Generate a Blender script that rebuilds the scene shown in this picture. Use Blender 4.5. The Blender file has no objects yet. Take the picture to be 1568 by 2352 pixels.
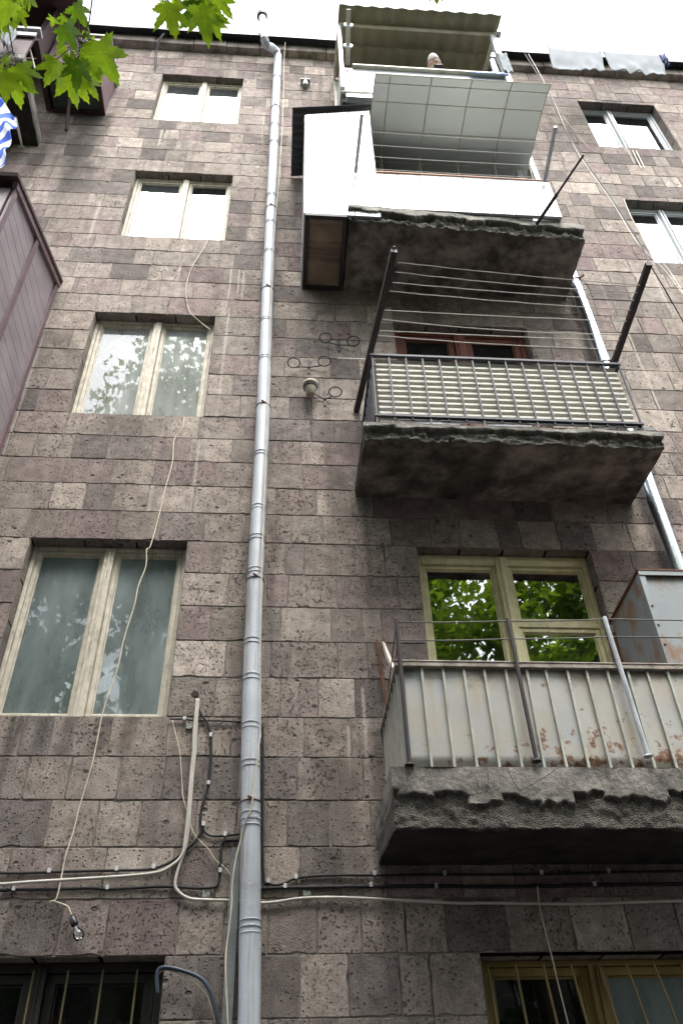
import bpy, math, random
from mathutils import Vector, Matrix, noise, Quaternion
R = math.radians
C = bpy.context.scene.collection
# ---------------------------------------------------------------- camera, sky, sun, exposure
FPX, YAW, PITCH, ROLL = 1917.27, -0.090, 0.719, 0.034
CAM = Vector((1.986, -5.221, -1.236))            # z = 0 is the ground-floor lintel, the ground lies at -2.85
ROT = Matrix.Rotation(YAW, 3, 'Z') @ Matrix.Rotation(PITCH, 3, 'X') @ Matrix.Rotation(ROLL, 3, 'Y')
cd = bpy.data.cameras.new('camera'); cam = bpy.data.objects.new('camera', cd); C.objects.link(cam)
cd.sensor_fit = 'HORIZONTAL'; cd.sensor_width = 24; cd.lens = FPX / 1568 * 24; cd.clip_end = 500; cd.clip_start = 0.05
cm = (ROT @ Matrix.Rotation(R(90), 3, 'X')).to_4x4(); cm.translation = CAM; cam.matrix_world = cm
bpy.context.scene.camera = cam
SUN_EL, SUN_AZ = R(64), R(170)                   # azimuth clockwise from +y (the wall looks towards -y)
w = bpy.data.worlds.new('World'); bpy.context.scene.world = w; w.use_nodes = True
nt = w.node_tree; nt.nodes.clear()
sky = nt.nodes.new('ShaderNodeTexSky'); sky.sky_type = 'NISHITA'; sky.sun_disc = False
sky.sun_elevation = SUN_EL; sky.sun_rotation = SUN_AZ; sky.dust_density = 4; sky.ozone_density = 1; sky.air_density = 1.2
hs = nt.nodes.new('ShaderNodeHueSaturation'); hs.inputs['Saturation'].default_value = 0.22
bg = nt.nodes.new('ShaderNodeBackground'); bg.inputs['Strength'].default_value = 0.15
wo = nt.nodes.new('ShaderNodeOutputWorld')
nt.links.new(sky.outputs[0], hs.inputs['Color']); nt.links.new(hs.outputs[0], bg.inputs[0]); nt.links.new(bg.outputs[0], wo.inputs[0])
sl = bpy.data.lights.new('sun', 'SUN'); sl.energy = 0.9; sl.angle = R(32); sl.color = (1, .96, .9)
so = bpy.data.objects.new('sun', sl); C.objects.link(so)
sd = Vector((math.sin(SUN_AZ) * math.cos(SUN_EL), math.cos(SUN_AZ) * math.cos(SUN_EL), math.sin(SUN_EL)))
so.rotation_euler = sd.to_track_quat('Z', 'Y').to_euler(); so.location = sd * 60
vs = bpy.context.scene.view_settings
vs.view_transform = 'Standard'; vs.look = 'None'; vs.gamma = 1; vs.use_curve_mapping = False; vs.exposure = 2.05
bpy.context.scene.cycles.max_bounces = 8; bpy.context.scene.cycles.transparent_max_bounces = 24

# ---------------------------------------------------------------- measuring helpers (photo ray -> point on a real plane)
def ray(u, v): return ROT @ Vector(((u - 784) / FPX, 1, -(v - 1176) / FPX))
def at(u, v, y=0.):  d = ray(u, v); return CAM + d * ((y - CAM.y) / d.y)
def atx(u, v, x): d = ray(u, v); return CAM + d * ((x - CAM.x) / d.x)
def atz(u, v, z): d = ray(u, v); return CAM + d * ((z - CAM.z) / d.z)
def V(*a): return Vector(a)
def lerp(a, b, t): return a + (b - a) * t
def nz(p, s=1.): return noise.noise(Vector(p) * s)

# ---------------------------------------------------------------- materials
def newmat(name):
    m = bpy.data.materials.new(name); m.use_nodes = True
    n = m.node_tree; p = n.nodes['Principled BSDF']
    return m, n, p
class G:
    """tiny node-graph helper"""
    def __init__(s, n): s.n = n; s.pos = n.nodes.new('ShaderNodeNewGeometry').outputs['Position']
    def link(s, a, b): s.n.links.new(a, b)
    def map(s, sc, rot=(0, 0, 0), src=None):
        m = s.n.nodes.new('ShaderNodeMapping'); m.inputs['Scale'].default_value = sc; m.inputs['Rotation'].default_value = rot
        s.link(src or s.pos, m.inputs['Vector']); return m.outputs[0]
    def noise(s, scale, det=4, rough=.55, vec=None, dist=0):
        t = s.n.nodes.new('ShaderNodeTexNoise'); t.inputs['Scale'].default_value = scale; t.inputs['Detail'].default_value = det
        t.inputs['Roughness'].default_value = rough; t.inputs['Distortion'].default_value = dist
        s.link(vec or s.pos, t.inputs['Vector']); return t.outputs['Fac']
    def vor(s, scale, vec=None, feat='F1'):
        t = s.n.nodes.new('ShaderNodeTexVoronoi'); t.inputs['Scale'].default_value = scale; t.feature = feat
        s.link(vec or s.pos, t.inputs['Vector']); return t.outputs['Distance']
    def rng(s, x, a, b, c=0., d=1.):
        t = s.n.nodes.new('ShaderNodeMapRange'); s.link(x, t.inputs['Value'])
        for i, q in zip(('From Min', 'From Max', 'To Min', 'To Max'), (a, b, c, d)): t.inputs[i].default_value = q
        return t.outputs[0]
    def math(s, op, a, b):
        t = s.n.nodes.new('ShaderNodeMath'); t.operation = op
        for i, q in enumerate((a, b)):
            if isinstance(q, (int, float)): t.inputs[i].default_value = q
            else: s.link(q, t.inputs[i])
        return t.outputs[0]
    def mix(s, f, a, b, mode='MIX'):
        t = s.n.nodes.new('ShaderNodeMix'); t.data_type = 'RGBA'; t.blend_type = mode
        for i, q in ((0, f), (6, a), (7, b)):
            if isinstance(q, (int, float)): t.inputs[i].default_value = q
            elif isinstance(q, tuple): t.inputs[i].default_value = (*q, 1)
            else: s.link(q, t.inputs[i])
        return t.outputs[2]
    def bump(s, h, dist, st=1., nrm=None):
        t = s.n.nodes.new('ShaderNodeBump'); t.inputs['Distance'].default_value = dist; t.inputs['Strength'].default_value = st
        s.link(h, t.inputs['Height'])
        if nrm: s.link(nrm, t.inputs['Normal'])
        return t.outputs[0]

def simple(name, col, rough=.6, metal=0., var=.25, scale=6., dirt=None, dirtcol=(.05, .045, .04), dscale=4., damt=.55, dstretch=(1, 1, .25), bump=.0008, bscale=60.):
    """base colour with blotchy wear; dirt = noise threshold for stains of their own colour"""
    m, n, p = newmat(name); g = G(n)
    f = g.noise(scale, 5); c = g.mix(g.rng(f, .3, .7), tuple(q * (1 - var) for q in col), tuple(min(1, q * (1 + var)) for q in col))
    if dirt is not None:
        d = g.noise(dscale, 6, .65, g.map(dstretch))
        c = g.mix(g.rng(d, dirt, dirt + .12, 0, damt), c, dirtcol)
    g.link(c, p.inputs['Base Color']); p.inputs['Roughness'].default_value = rough; p.inputs['Metallic'].default_value = metal
    if bump: g.link(g.bump(g.noise(bscale, 4), bump * 4), p.inputs['Normal'])
    return m

def stone_mat():
    m, n, p = newmat('tuff_stone'); g = G(n)
    a = n.nodes.new('ShaderNodeAttribute'); a.attribute_name = 'tint'; tint = a.outputs['Color']; rnd = a.outputs['Alpha']
    c = n.nodes.new('ShaderNodeCombineXYZ'); [g.link(g.math('MULTIPLY', rnd, 37.), c.inputs[i]) for i in range(3)]
    va = n.nodes.new('ShaderNodeVectorMath'); va.operation = 'ADD'; g.link(g.pos, va.inputs[0]); g.link(c.outputs[0], va.inputs[1]); P = va.outputs[0]
    grain = g.noise(85, 5, .7, P); mid = g.noise(10, 4, .6, P)
    col = g.mix(1., tint, g.mix(g.rng(grain, .3, .7), (.62, .61, .6), (1.3, 1.29, 1.27)), 'MULTIPLY')
    col = g.mix(1., col, g.mix(g.rng(mid, .3, .7), (.7, .69, .68), (1.22, 1.21, 1.19)), 'MULTIPLY')
    pit = g.rng(g.noise(48, 3, .55, g.map((1, 1, .8), src=P)), .585, .65)
    prn = g.rng(g.noise(2.6, 3, .5, P), .4, .58)                 # some areas are pitted, others smooth
    pit = g.math('MULTIPLY', pit, prn)
    hole = g.math('MULTIPLY', g.rng(g.vor(7.5, g.map((1, 1, 1.25), src=P)), .1, .17, 1, 0), g.rng(g.noise(3.7, 2, .5, P), .52, .56))
    hol2 = g.math('MULTIPLY', g.rng(g.vor(34, P), .14, .26, 1, 0), g.rng(g.noise(6, 2, .5, P), .45, .53))
    pits = g.math('MAXIMUM', g.math('MAXIMUM', pit, hole), hol2)
    col = g.mix(g.math('MULTIPLY', pits, .68), col, (.045, .039, .035))
    big = g.noise(.55, 5, .6); col = g.mix(1., col, g.mix(g.rng(big, .35, .65), (.8, .79, .77), (1.12, 1.11, 1.1)), 'MULTIPLY')
    run = g.noise(1., 3, .5, g.map((7, 1, .28))); col = g.mix(g.rng(run, .56, .74, 0, .55), col, (.095, .085, .075)); sot = g.noise(1.1, 6, .68, g.map((1, 1, .6))); col = g.mix(g.rng(sot, .55, .7, 0, .5), col, (.075, .068, .062))
    lime = g.noise(1., 2, .45, g.map((13, 1, .33), (0, 0, 0))); col = g.mix(g.rng(lime, .70, .73, 0, .5), col, (.5, .46, .41))
    sep = n.nodes.new('ShaderNodeSeparateXYZ'); g.link(g.pos, sep.inputs[0]); wob = g.noise(2.2, 3)
    def streak(x0, z0, z1, w_, amt, c_, col):               # a run of lime, dirt or dark tone with a place and shape of its own
        dx = g.math('ABSOLUTE', g.math('ADD', g.math('SUBTRACT', sep.outputs[0], x0), g.math('MULTIPLY', g.math('SUBTRACT', wob, .5), w_ * 3)), 0)
        mk = g.math('MULTIPLY', g.math('MULTIPLY', g.rng(dx, w_ * .5, w_ * 1.3, 1, 0), g.rng(sep.outputs[2], z0, lerp(z0, z1, .35))), g.rng(sep.outputs[2], lerp(z0, z1, .96), z1, 1, 0))
        return g.mix(g.math('MULTIPLY', g.math('MULTIPLY', mk, g.rng(grain, .3, .6, .55, 1)), amt), col, c_)
    for x0, z0, z1, w_ in ((1.33, 6.15, 6.9, .012), (1.42, 6.3, 6.9, .011), (1.35, 4.5, 6.2, .014), (1.22, 3.2, 4.2, .014), (2.45, 1.02, 1.42, .01), (2.57, 1.05, 1.72, .013), (.77, 6.55, 7.35, .014), (6.7, 9.8, 10.42, .022), (1.47, 6.2, 6.85, .01), (-.3, 7.2, 8.2, .02), (6.2, 6.2, 7.4, .015), (5.6, 4.2, 6.1, .012), (.2, 9.6, 10.2, .02), (1.55, 9.9, 10.9, .014)):
        col = streak(x0, z0, z1, w_, .62, (.5, .46, .4), col)
    for x0, z0, z1, w_, am in ((-.72, 7.6, 10.6, .2, .85), (-1.25, 6.9, 9.6, .1, .5), (-1.0, 8.4, 10.6, .3, .5), (2.36, .1, 1.2, .12, .5), (2.45, 2.9, 3.9, .1, .5), (2.4, 6.0, 6.7, .14, .45), (.25, 1.1, 1.47, .05, .6), (.42, 1.12, 1.47, .04, .55), (.6, 1.08, 1.47, .05, .6), (.8, 1.15, 1.47, .06, .55), (1.0, 1.1, 1.47, .05, .6), (.5, 4.1, 4.47, .3, .4), (1.9, 2.2, 3.3, .05, .4), (5.25, 2., 6., .06, .4)):
        col = streak(x0, z0, z1, w_, am, (.055, .05, .045), col)  # dirt runs, and plain darker wall beside the slab ends
    moss = g.noise(.8, 4, .6); col = g.mix(g.rng(moss, .6, .85, 0, .25), col, (.14, .145, .1))
    g.link(col, p.inputs['Base Color']); p.inputs['Roughness'].default_value = .93; p.inputs['Specular IOR Level'].default_value = .15
    wv = n.nodes.new('ShaderNodeTexWave'); wv.wave_type = 'RINGS'; wv.rings_direction = 'SPHERICAL'; wv.inputs['Scale'].default_value = 22; wv.inputs['Distortion'].default_value = .6
    off = n.nodes.new('ShaderNodeVectorMath'); off.operation = 'SUBTRACT'; g.link(g.pos, off.inputs[0])
    oc = n.nodes.new('ShaderNodeTexWhiteNoise'); oc.noise_dimensions = '1D'; g.link(rnd, oc.inputs['W'])
    o2 = n.nodes.new('ShaderNodeVectorMath'); o2.operation = 'MULTIPLY'; g.link(oc.outputs['Color'], o2.inputs[0]); o2.inputs[1].default_value = (6, 1, 8)
    g.link(o2.outputs[0], off.inputs[1]); g.link(off.outputs[0], wv.inputs['Vector'])
    saw = g.math('MULTIPLY', wv.outputs['Fac'], g.rng(rnd, .6, .8, 0, .07))
    h = g.math('SUBTRACT', g.math('ADD', g.math('MULTIPLY', grain, .55), saw), pits)
    g.link(g.bump(h, .012, .9), p.inputs['Normal'])
    return m

def concrete_mat(name, top, soffit, rough_scale=40):
    m, n, p = newmat(name); g = G(n)
    a = n.nodes.new('ShaderNodeAttribute'); a.attribute_name = 'tint'; k = a.outputs['Fac']   # 0 render coat, .5 broken aggregate, 1 soffit, near black in old_concrete
    gr = g.noise(rough_scale, 6, .7); bl = g.noise(5, 5, .6)
    c0 = g.mix(g.rng(bl, .38, .62), tuple(q * .5 for q in top), tuple(q * 1.2 for q in top)); crk = g.vor(2.6, feat='DISTANCE_TO_EDGE'); c0 = g.mix(g.rng(crk, .0012, .0045, .75, 0), c0, (.02, .02, .02))
    c0 = g.mix(1., c0, g.mix(g.rng(gr, .3, .7), (.75, .75, .75), (1.2, 1.2, 1.2)), 'MULTIPLY')
    drip = g.noise(1., 3, .5, g.map((16, 1, .4))); c0 = g.mix(g.rng(drip, .68, .74, 0, .5), c0, (.42, .4, .36))
    ag = g.vor(140); c1 = g.mix(g.rng(ag, .1, .6), tuple(q * 1.3 for q in top), tuple(q * .55 for q in top)); c1 = g.mix(1., c1, g.mix(g.rng(bl, .3, .7), (.6, .6, .58), (1.25, 1.25, 1.2)), 'MULTIPLY')
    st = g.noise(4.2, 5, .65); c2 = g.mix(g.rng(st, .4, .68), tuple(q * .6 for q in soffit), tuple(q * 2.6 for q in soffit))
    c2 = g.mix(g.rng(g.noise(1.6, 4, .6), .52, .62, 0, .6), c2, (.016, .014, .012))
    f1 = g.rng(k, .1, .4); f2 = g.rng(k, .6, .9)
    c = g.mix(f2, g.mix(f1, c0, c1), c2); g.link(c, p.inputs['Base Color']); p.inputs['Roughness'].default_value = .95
    h = g.math('ADD', g.math('MULTIPLY', gr, .6), g.math('MULTIPLY', g.math('MULTIPLY', ag, -1.3), f1))
    g.link(g.bump(h, .02, .9), p.inputs['Normal']); return m

def glass_mat(name, tint=(.55, .6, .58), ior=1.75, haze=.0, hcol=(.3, .33, .32), bmp=.008):
    """window glass: mirror reflection by Fresnel over see-through, with a film of dust"""
    m, n, p = newmat(name); n.nodes.remove(p); g = G(n); out = n.nodes['Material Output']
    tr = n.nodes.new('ShaderNodeBsdfTransparent'); tr.inputs[0].default_value = (*tint, 1)
    gl = n.nodes.new('ShaderNodeBsdfGlossy'); gl.inputs['Roughness'].default_value = .015; gl.inputs[0].default_value = (.95, .97, 1, 1)
    fr = n.nodes.new('ShaderNodeFresnel'); fr.inputs['IOR'].default_value = ior
    b = g.bump(g.noise(1.6, 2), bmp, .3); g.link(b, gl.inputs['Normal'])
    mx = n.nodes.new('ShaderNodeMixShader'); g.link(fr.outputs[0], mx.inputs[0]); g.link(tr.outputs[0], mx.inputs[1]); g.link(gl.outputs[0], mx.inputs[2])
    df = n.nodes.new('ShaderNodeBsdfDiffuse'); df.inputs[0].default_value = (*hcol, 1)
    m2 = n.nodes.new('ShaderNodeMixShader'); g.link(mx.outputs[0], m2.inputs[1]); g.link(df.outputs[0], m2.inputs[2])
    g.link(g.rng(g.noise(1.3, 5, .65, g.map((2.2, 1, .7))), .3, .75, haze * .3, haze), m2.inputs[0]); g.link(m2.outputs[0], out.inputs[0]); return m

def leaf_mat(name, c1, c2, tr=.5, veins=False):
    m, n, p = newmat(name); n.nodes.remove(p); g = G(n); out = n.nodes['Material Output']
    a = n.nodes.new('ShaderNodeAttribute'); a.attribute_name = 'tint'; sp = n.nodes.new('ShaderNodeSeparateColor'); g.link(a.outputs['Color'], sp.inputs[0]); f = sp.outputs[0]
    c = g.mix(f, c1, c2)
    if veins: c = g.mix(g.rng(sp.outputs[1], .8, 1., 0, .55), c, (.3, .42, .1))
    d = n.nodes.new('ShaderNodeBsdfDiffuse'); t = n.nodes.new('ShaderNodeBsdfTranslucent'); gl = n.nodes.new('ShaderNodeBsdfGlossy')
    gl.inputs['Roughness'].default_value = .42; gl.inputs[0].default_value = (.6, .6, .6, 1)
    c = g.mix(1., c, g.mix(g.rng(g.noise(28, 3), .35, .65), (.8, .8, .8), (1.15, 1.15, 1.15)), 'MULTIPLY')
    g.link(c, d.inputs[0]); g.link(g.mix(1., c, (1.9, 1.75, .75), 'MULTIPLY'), t.inputs[0])
    mx = n.nodes.new('ShaderNodeMixShader'); mx.inputs[0].default_value = tr; g.link(d.outputs[0], mx.inputs[1]); g.link(t.outputs[0], mx.inputs[2])
    m2 = n.nodes.new('ShaderNodeMixShader'); m2.inputs[0].default_value = .05; g.link(mx.outputs[0], m2.inputs[1]); g.link(gl.outputs[0], m2.inputs[2])
    g.link(m2.outputs[0], out.inputs[0]); return m

def stripes_mat(name):
    m, n, p = newmat(name); g = G(n)
    a = n.nodes.new('ShaderNodeAttribute'); a.attribute_name = 'tint'; s = g.math('FRACT', g.math('MULTIPLY', a.outputs['Fac'], 8.), 0)
    g.link(g.mix(g.math('GREATER_THAN', s, .48), (.03, .1, .5), (.72, .76, .82)), p.inputs['Base Color']); p.inputs['Roughness'].default_value = .9; return m

M = dict(
    stone=stone_mat(),
    mortar=simple('mortar', (.21, .188, .168), .95, var=.5, scale=7, dirt=.55, dirtcol=(.03, .027, .025), dscale=3, damt=.95, dstretch=(1, 1, 1)),
    cornice=simple('cornice_stone', (.27, .235, .215), .95, var=.35, scale=5, dirt=.5, dscale=2.5, damt=.7, bump=.002, bscale=30),
    concrete2=concrete_mat('old_concrete', (.235, .22, .195), (.03, .027, .024)),
    concrete=concrete_mat('stained_concrete', (.3, .29, .26), (.23, .2, .175)),
    oldpaint=simple('peeling_white_paint', (.56, .52, .43), .7, var=.2, scale=14, dirt=.56, dirtcol=(.2, .17, .12), dscale=22, damt=.75, dstretch=(1, 1, .2)),
    cream=simple('peeling_cream_paint', (.6, .56, .34), .65, var=.16, scale=10, dirt=.6, dirtcol=(.27, .22, .12), dscale=16, damt=.8, dstretch=(1, 1, .3)),
    redpaint=simple('red_brown_paint', (.12, .03, .016), .7, var=.25),
    ochre=simple('ochre_paint', (.23, .165, .05), .5, var=.25, dirt=.62, dscale=12),
    upvc=simple('white_plastic', (.62, .65, .68), .35, var=.03, bump=0),
    panel=simple('white_panel', (.43, .45, .485), .35, var=.02, bump=0),
    darkframe=simple('dark_frame', (.014, .012, .01), .5),
    softglass=glass_mat('rippled_window_glass', (.84, .88, .86), 2.0, .62, (.62, .66, .65)), paleglass=glass_mat('pale_window_glass', (.6, .64, .62), 1.95, .12, (.45, .48, .5)), brightglass=glass_mat('bright_window_glass', (.5, .54, .52), 3.2, .02, bmp=.003), glass=glass_mat('window_glass', (.5, .54, .52), 2.7, .04), glassdirty=glass_mat('dusty_window_glass', (.7, .78, .75), 1.85, .85, (.3, .365, .36)),
    glassdark=glass_mat('dark_window_glass', (.4, .42, .4), 1.6, .04), bulbglass=glass_mat('bulb_glass', (.95, .97, .97), 1.5, 0),
    curtain=simple('pale_curtain', (.7, .71, .67), .9, var=.12, scale=3, dirt=.6, dscale=3, dirtcol=(.3, .3, .28)),
    sheetpaper=simple('paper_blind', (.75, .77, .78), .8, var=.05),
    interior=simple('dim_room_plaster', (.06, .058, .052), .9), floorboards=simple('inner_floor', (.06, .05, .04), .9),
    pipewhite=simple('grey_painted_pipe', (.46, .5, .55), .42, var=.09, scale=3, dirt=.54, dirtcol=(.3, .22, .14), dscale=3.5, damt=.7, dstretch=(12, 12, .3)),
    zinc=simple('bright_zinc', (.52, .58, .64), .24, 1., var=.05, scale=4, bump=.0003, bscale=12),
    darkmetal=simple('dark_painted_iron', (.028, .022, .023), .65, var=.3, dirt=.6, dirtcol=(.12, .06, .035), dscale=9),
    bluemetal=simple('grey_blue_railing_paint', (.035, .039, .054), .6, var=.2, dirt=.64, dirtcol=(.06, .04, .03), dscale=20),
    rod=simple('rod_metal', (.1, .095, .09), .5, .3), greyrod=simple('grey_tube', (.38, .4, .42), .45, .3, dirt=.6, dscale=9),
    corr=simple('cream_corrugated_sheet', (.52, .51, .46), .6, var=.05, scale=2, dirt=.66, dirtcol=(.4, .35, .25)),
    darkcorr=simple('dark_corrugated_roofing', (.055, .055, .06), .7),
    olive=simple('olive_roof_sheet', (.26, .25, .16), .55, var=.12, scale=3, dirt=.62, dirtcol=(.14, .13, .08), dscale=2.5, dstretch=(6, .6, 1)),
    sheetmetal=None,
    ribmetal=simple('old_painted_rib', (.42, .42, .37), .6, var=.2, dirt=.58, dirtcol=(.16, .1, .06), dscale=14, dstretch=(1, 1, .3)),
    railtop=simple('worn_top_rail', (.3, .26, .22), .6, var=.4, scale=12, dirt=.55, dirtcol=(.09, .05, .03), dscale=14, dstretch=(1, 1, 1)),
    cabmetal=simple('rusting_cabinet_sheet', (.24, .265, .275), .5, .15, var=.14, scale=2, dirt=.5, dirtcol=(.22, .115, .05), dscale=5, damt=.85, dstretch=(1, 1, .6), bump=.0002, bscale=20),
    rust=simple('rust', (.12, .05, .025), .85, var=.5, scale=18),
    plank=simple('purple_brown_planks', (.31, .265, .285), .5, var=.15, scale=3, dirt=.6, dirtcol=(.09, .05, .055), dscale=18, damt=.8, dstretch=(1, .25, 1)),
    plumtrim=simple('plum_trim', (.17, .115, .13), .5, var=.2), darkplum=simple('dark_plum_boards', (.05, .022, .024), .6, var=.3, scale=4),
    wood=simple('weathered_board', (.24, .18, .13), .8, var=.4, scale=3, dirt=.5, dirtcol=(.06, .04, .03), dscale=3, dstretch=(.3, 3, 1)),
    roofmetal=simple('dark_roof_flashing', (.05, .052, .06), .5, .2),
    awning=None, cord=simple('pale_cord', (.8, .78, .72), .8, var=.1, bump=0), wire=simple('yellowed_wire', (.6, .54, .42), .7, bump=0),
    blackcable=simple('black_cable', (.01, .01, .012), .7, bump=0), whitecable=simple('beige_conduit', (.56, .53, .47), .55, var=.12, scale=9, bump=0), bluecable=simple('grey_blue_cable', (.035, .05, .075), .45, bump=0),
    clip=simple('white_clip', (.6, .6, .6), .5, bump=0), plate=simple('galvanised_plate', (.3, .32, .3), .5, .4),
    clay=simple('pale_clay_pot', (.36, .33, .26), .85, var=.15, dirt=.6), bakelite=simple('black_socket', (.02, .018, .025), .35, bump=0),
    sheet=simple('white_laundry', (.2, .218, .235), .9, var=.04, bump=0), navy=simple('navy_cloth', (.03, .045, .13), .9), bluecloth=simple('pale_blue_cloth', (.35, .45, .68), .9, var=.35, scale=25),
    stripes=stripes_mat('blue_white_stripes'), greenish=simple('box_underside', (.05, .075, .055), .7, var=.3),
    skin=simple('skin', (.5, .33, .26), .6, var=.08, bump=0), hair=simple('white_hair', (.66, .63, .61), .8, var=.12, scale=60), sleeve=simple('dark_blue_sleeve', (.03, .035, .08), .9), phone=simple('dark_phone', (.012, .016, .03), .3, bump=0),
    eye=simple('dark_eye', (.03, .02, .015), .3, bump=0), lip=simple('lip', (.33, .13, .11), .6, bump=0), pole=simple('cream_pole', (.55, .53, .42), .55),
    stick=simple('pale_wood', (.66, .6, .5), .7), bark=simple('bark', (.13, .115, .09), .95, var=.45, scale=9, bump=.004, bscale=14),
    leaf=leaf_mat('fresh_leaf', (.055, .13, .012), (.25, .39, .03), .62, True), leaf3=leaf_mat('shaded_leaf', (.02, .05, .01), (.06, .125, .018), .35), leaf2=leaf_mat('crown_leaf', (.07, .14, .018), (.21, .34, .04), .55),
    asphalt=simple('asphalt', (.045, .044, .042), .95, var=.25, scale=2), wallfar=simple('far_stone', (.2, .175, .165), .95, var=.3, scale=2.2), greyduct=simple('grey_duct', (.2, .22, .22), .5))
def awning_mat():
    m, n, p = newmat('smoky_sheet'); g = G(n); p.inputs['Roughness'].default_value = .25
    g.link(g.mix(g.rng(g.noise(2, 3), .3, .7), (.42, .428, .41), (.48, .487, .47)), p.inputs['Base Color'])
    t = n.nodes.new('ShaderNodeBsdfTranslucent'); t.inputs[0].default_value = (.4, .415, .395, 1)
    mx = n.nodes.new('ShaderNodeMixShader'); mx.inputs[0].default_value = .68
    g.link(p.outputs[0], mx.inputs[1]); g.link(t.outputs[0], mx.inputs[2]); g.link(mx.outputs[0], n.nodes['Material Output'].inputs[0]); return m
M['awning'] = awning_mat()
def parapet_mat():
    m, n, p = newmat('rusting_grey_sheet'); g = G(n); sx = n.nodes.new('ShaderNodeSeparateXYZ'); g.link(g.pos, sx.inputs[0]); X, Z = sx.outputs[0], sx.outputs[2]
    c = g.mix(g.rng(g.noise(3.5, 4, .6), .35, .65), (.42, .392, .335), (.385, .4, .405))
    c = g.mix(g.rng(g.noise(1., 4, .6, g.map((14, 14, 1.2))), .52, .7, 0, .55), c, (.38, .31, .2))
    grime = g.math('ADD', g.rng(Z, 1.2, 1.4, 0, .22), g.noise(5, 5, .65)); c = g.mix(g.rng(grime, .62, .78, 0, .6), c, (.13, .1, .065))
    low = g.math('ADD', g.rng(Z, .76, 1.1, .1, -.05), g.rng(X, 2.7, 3.6, -.1, .03)); r = g.math('ADD', g.noise(13, 6, .68), low)
    c = g.mix(g.rng(r, .6, .66, 0, .85), c, (.2, .085, .03)); c = g.mix(g.rng(r, .68, .75, 0, .85), c, (.085, .03, .014))
    g.link(c, p.inputs['Base Color']); p.inputs['Roughness'].default_value = .55; p.inputs['Metallic'].default_value = .1
    g.link(g.bump(g.noise(6, 3), .006, .6), p.inputs['Normal']); return m
M['sheetmetal'] = parapet_mat()

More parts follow.
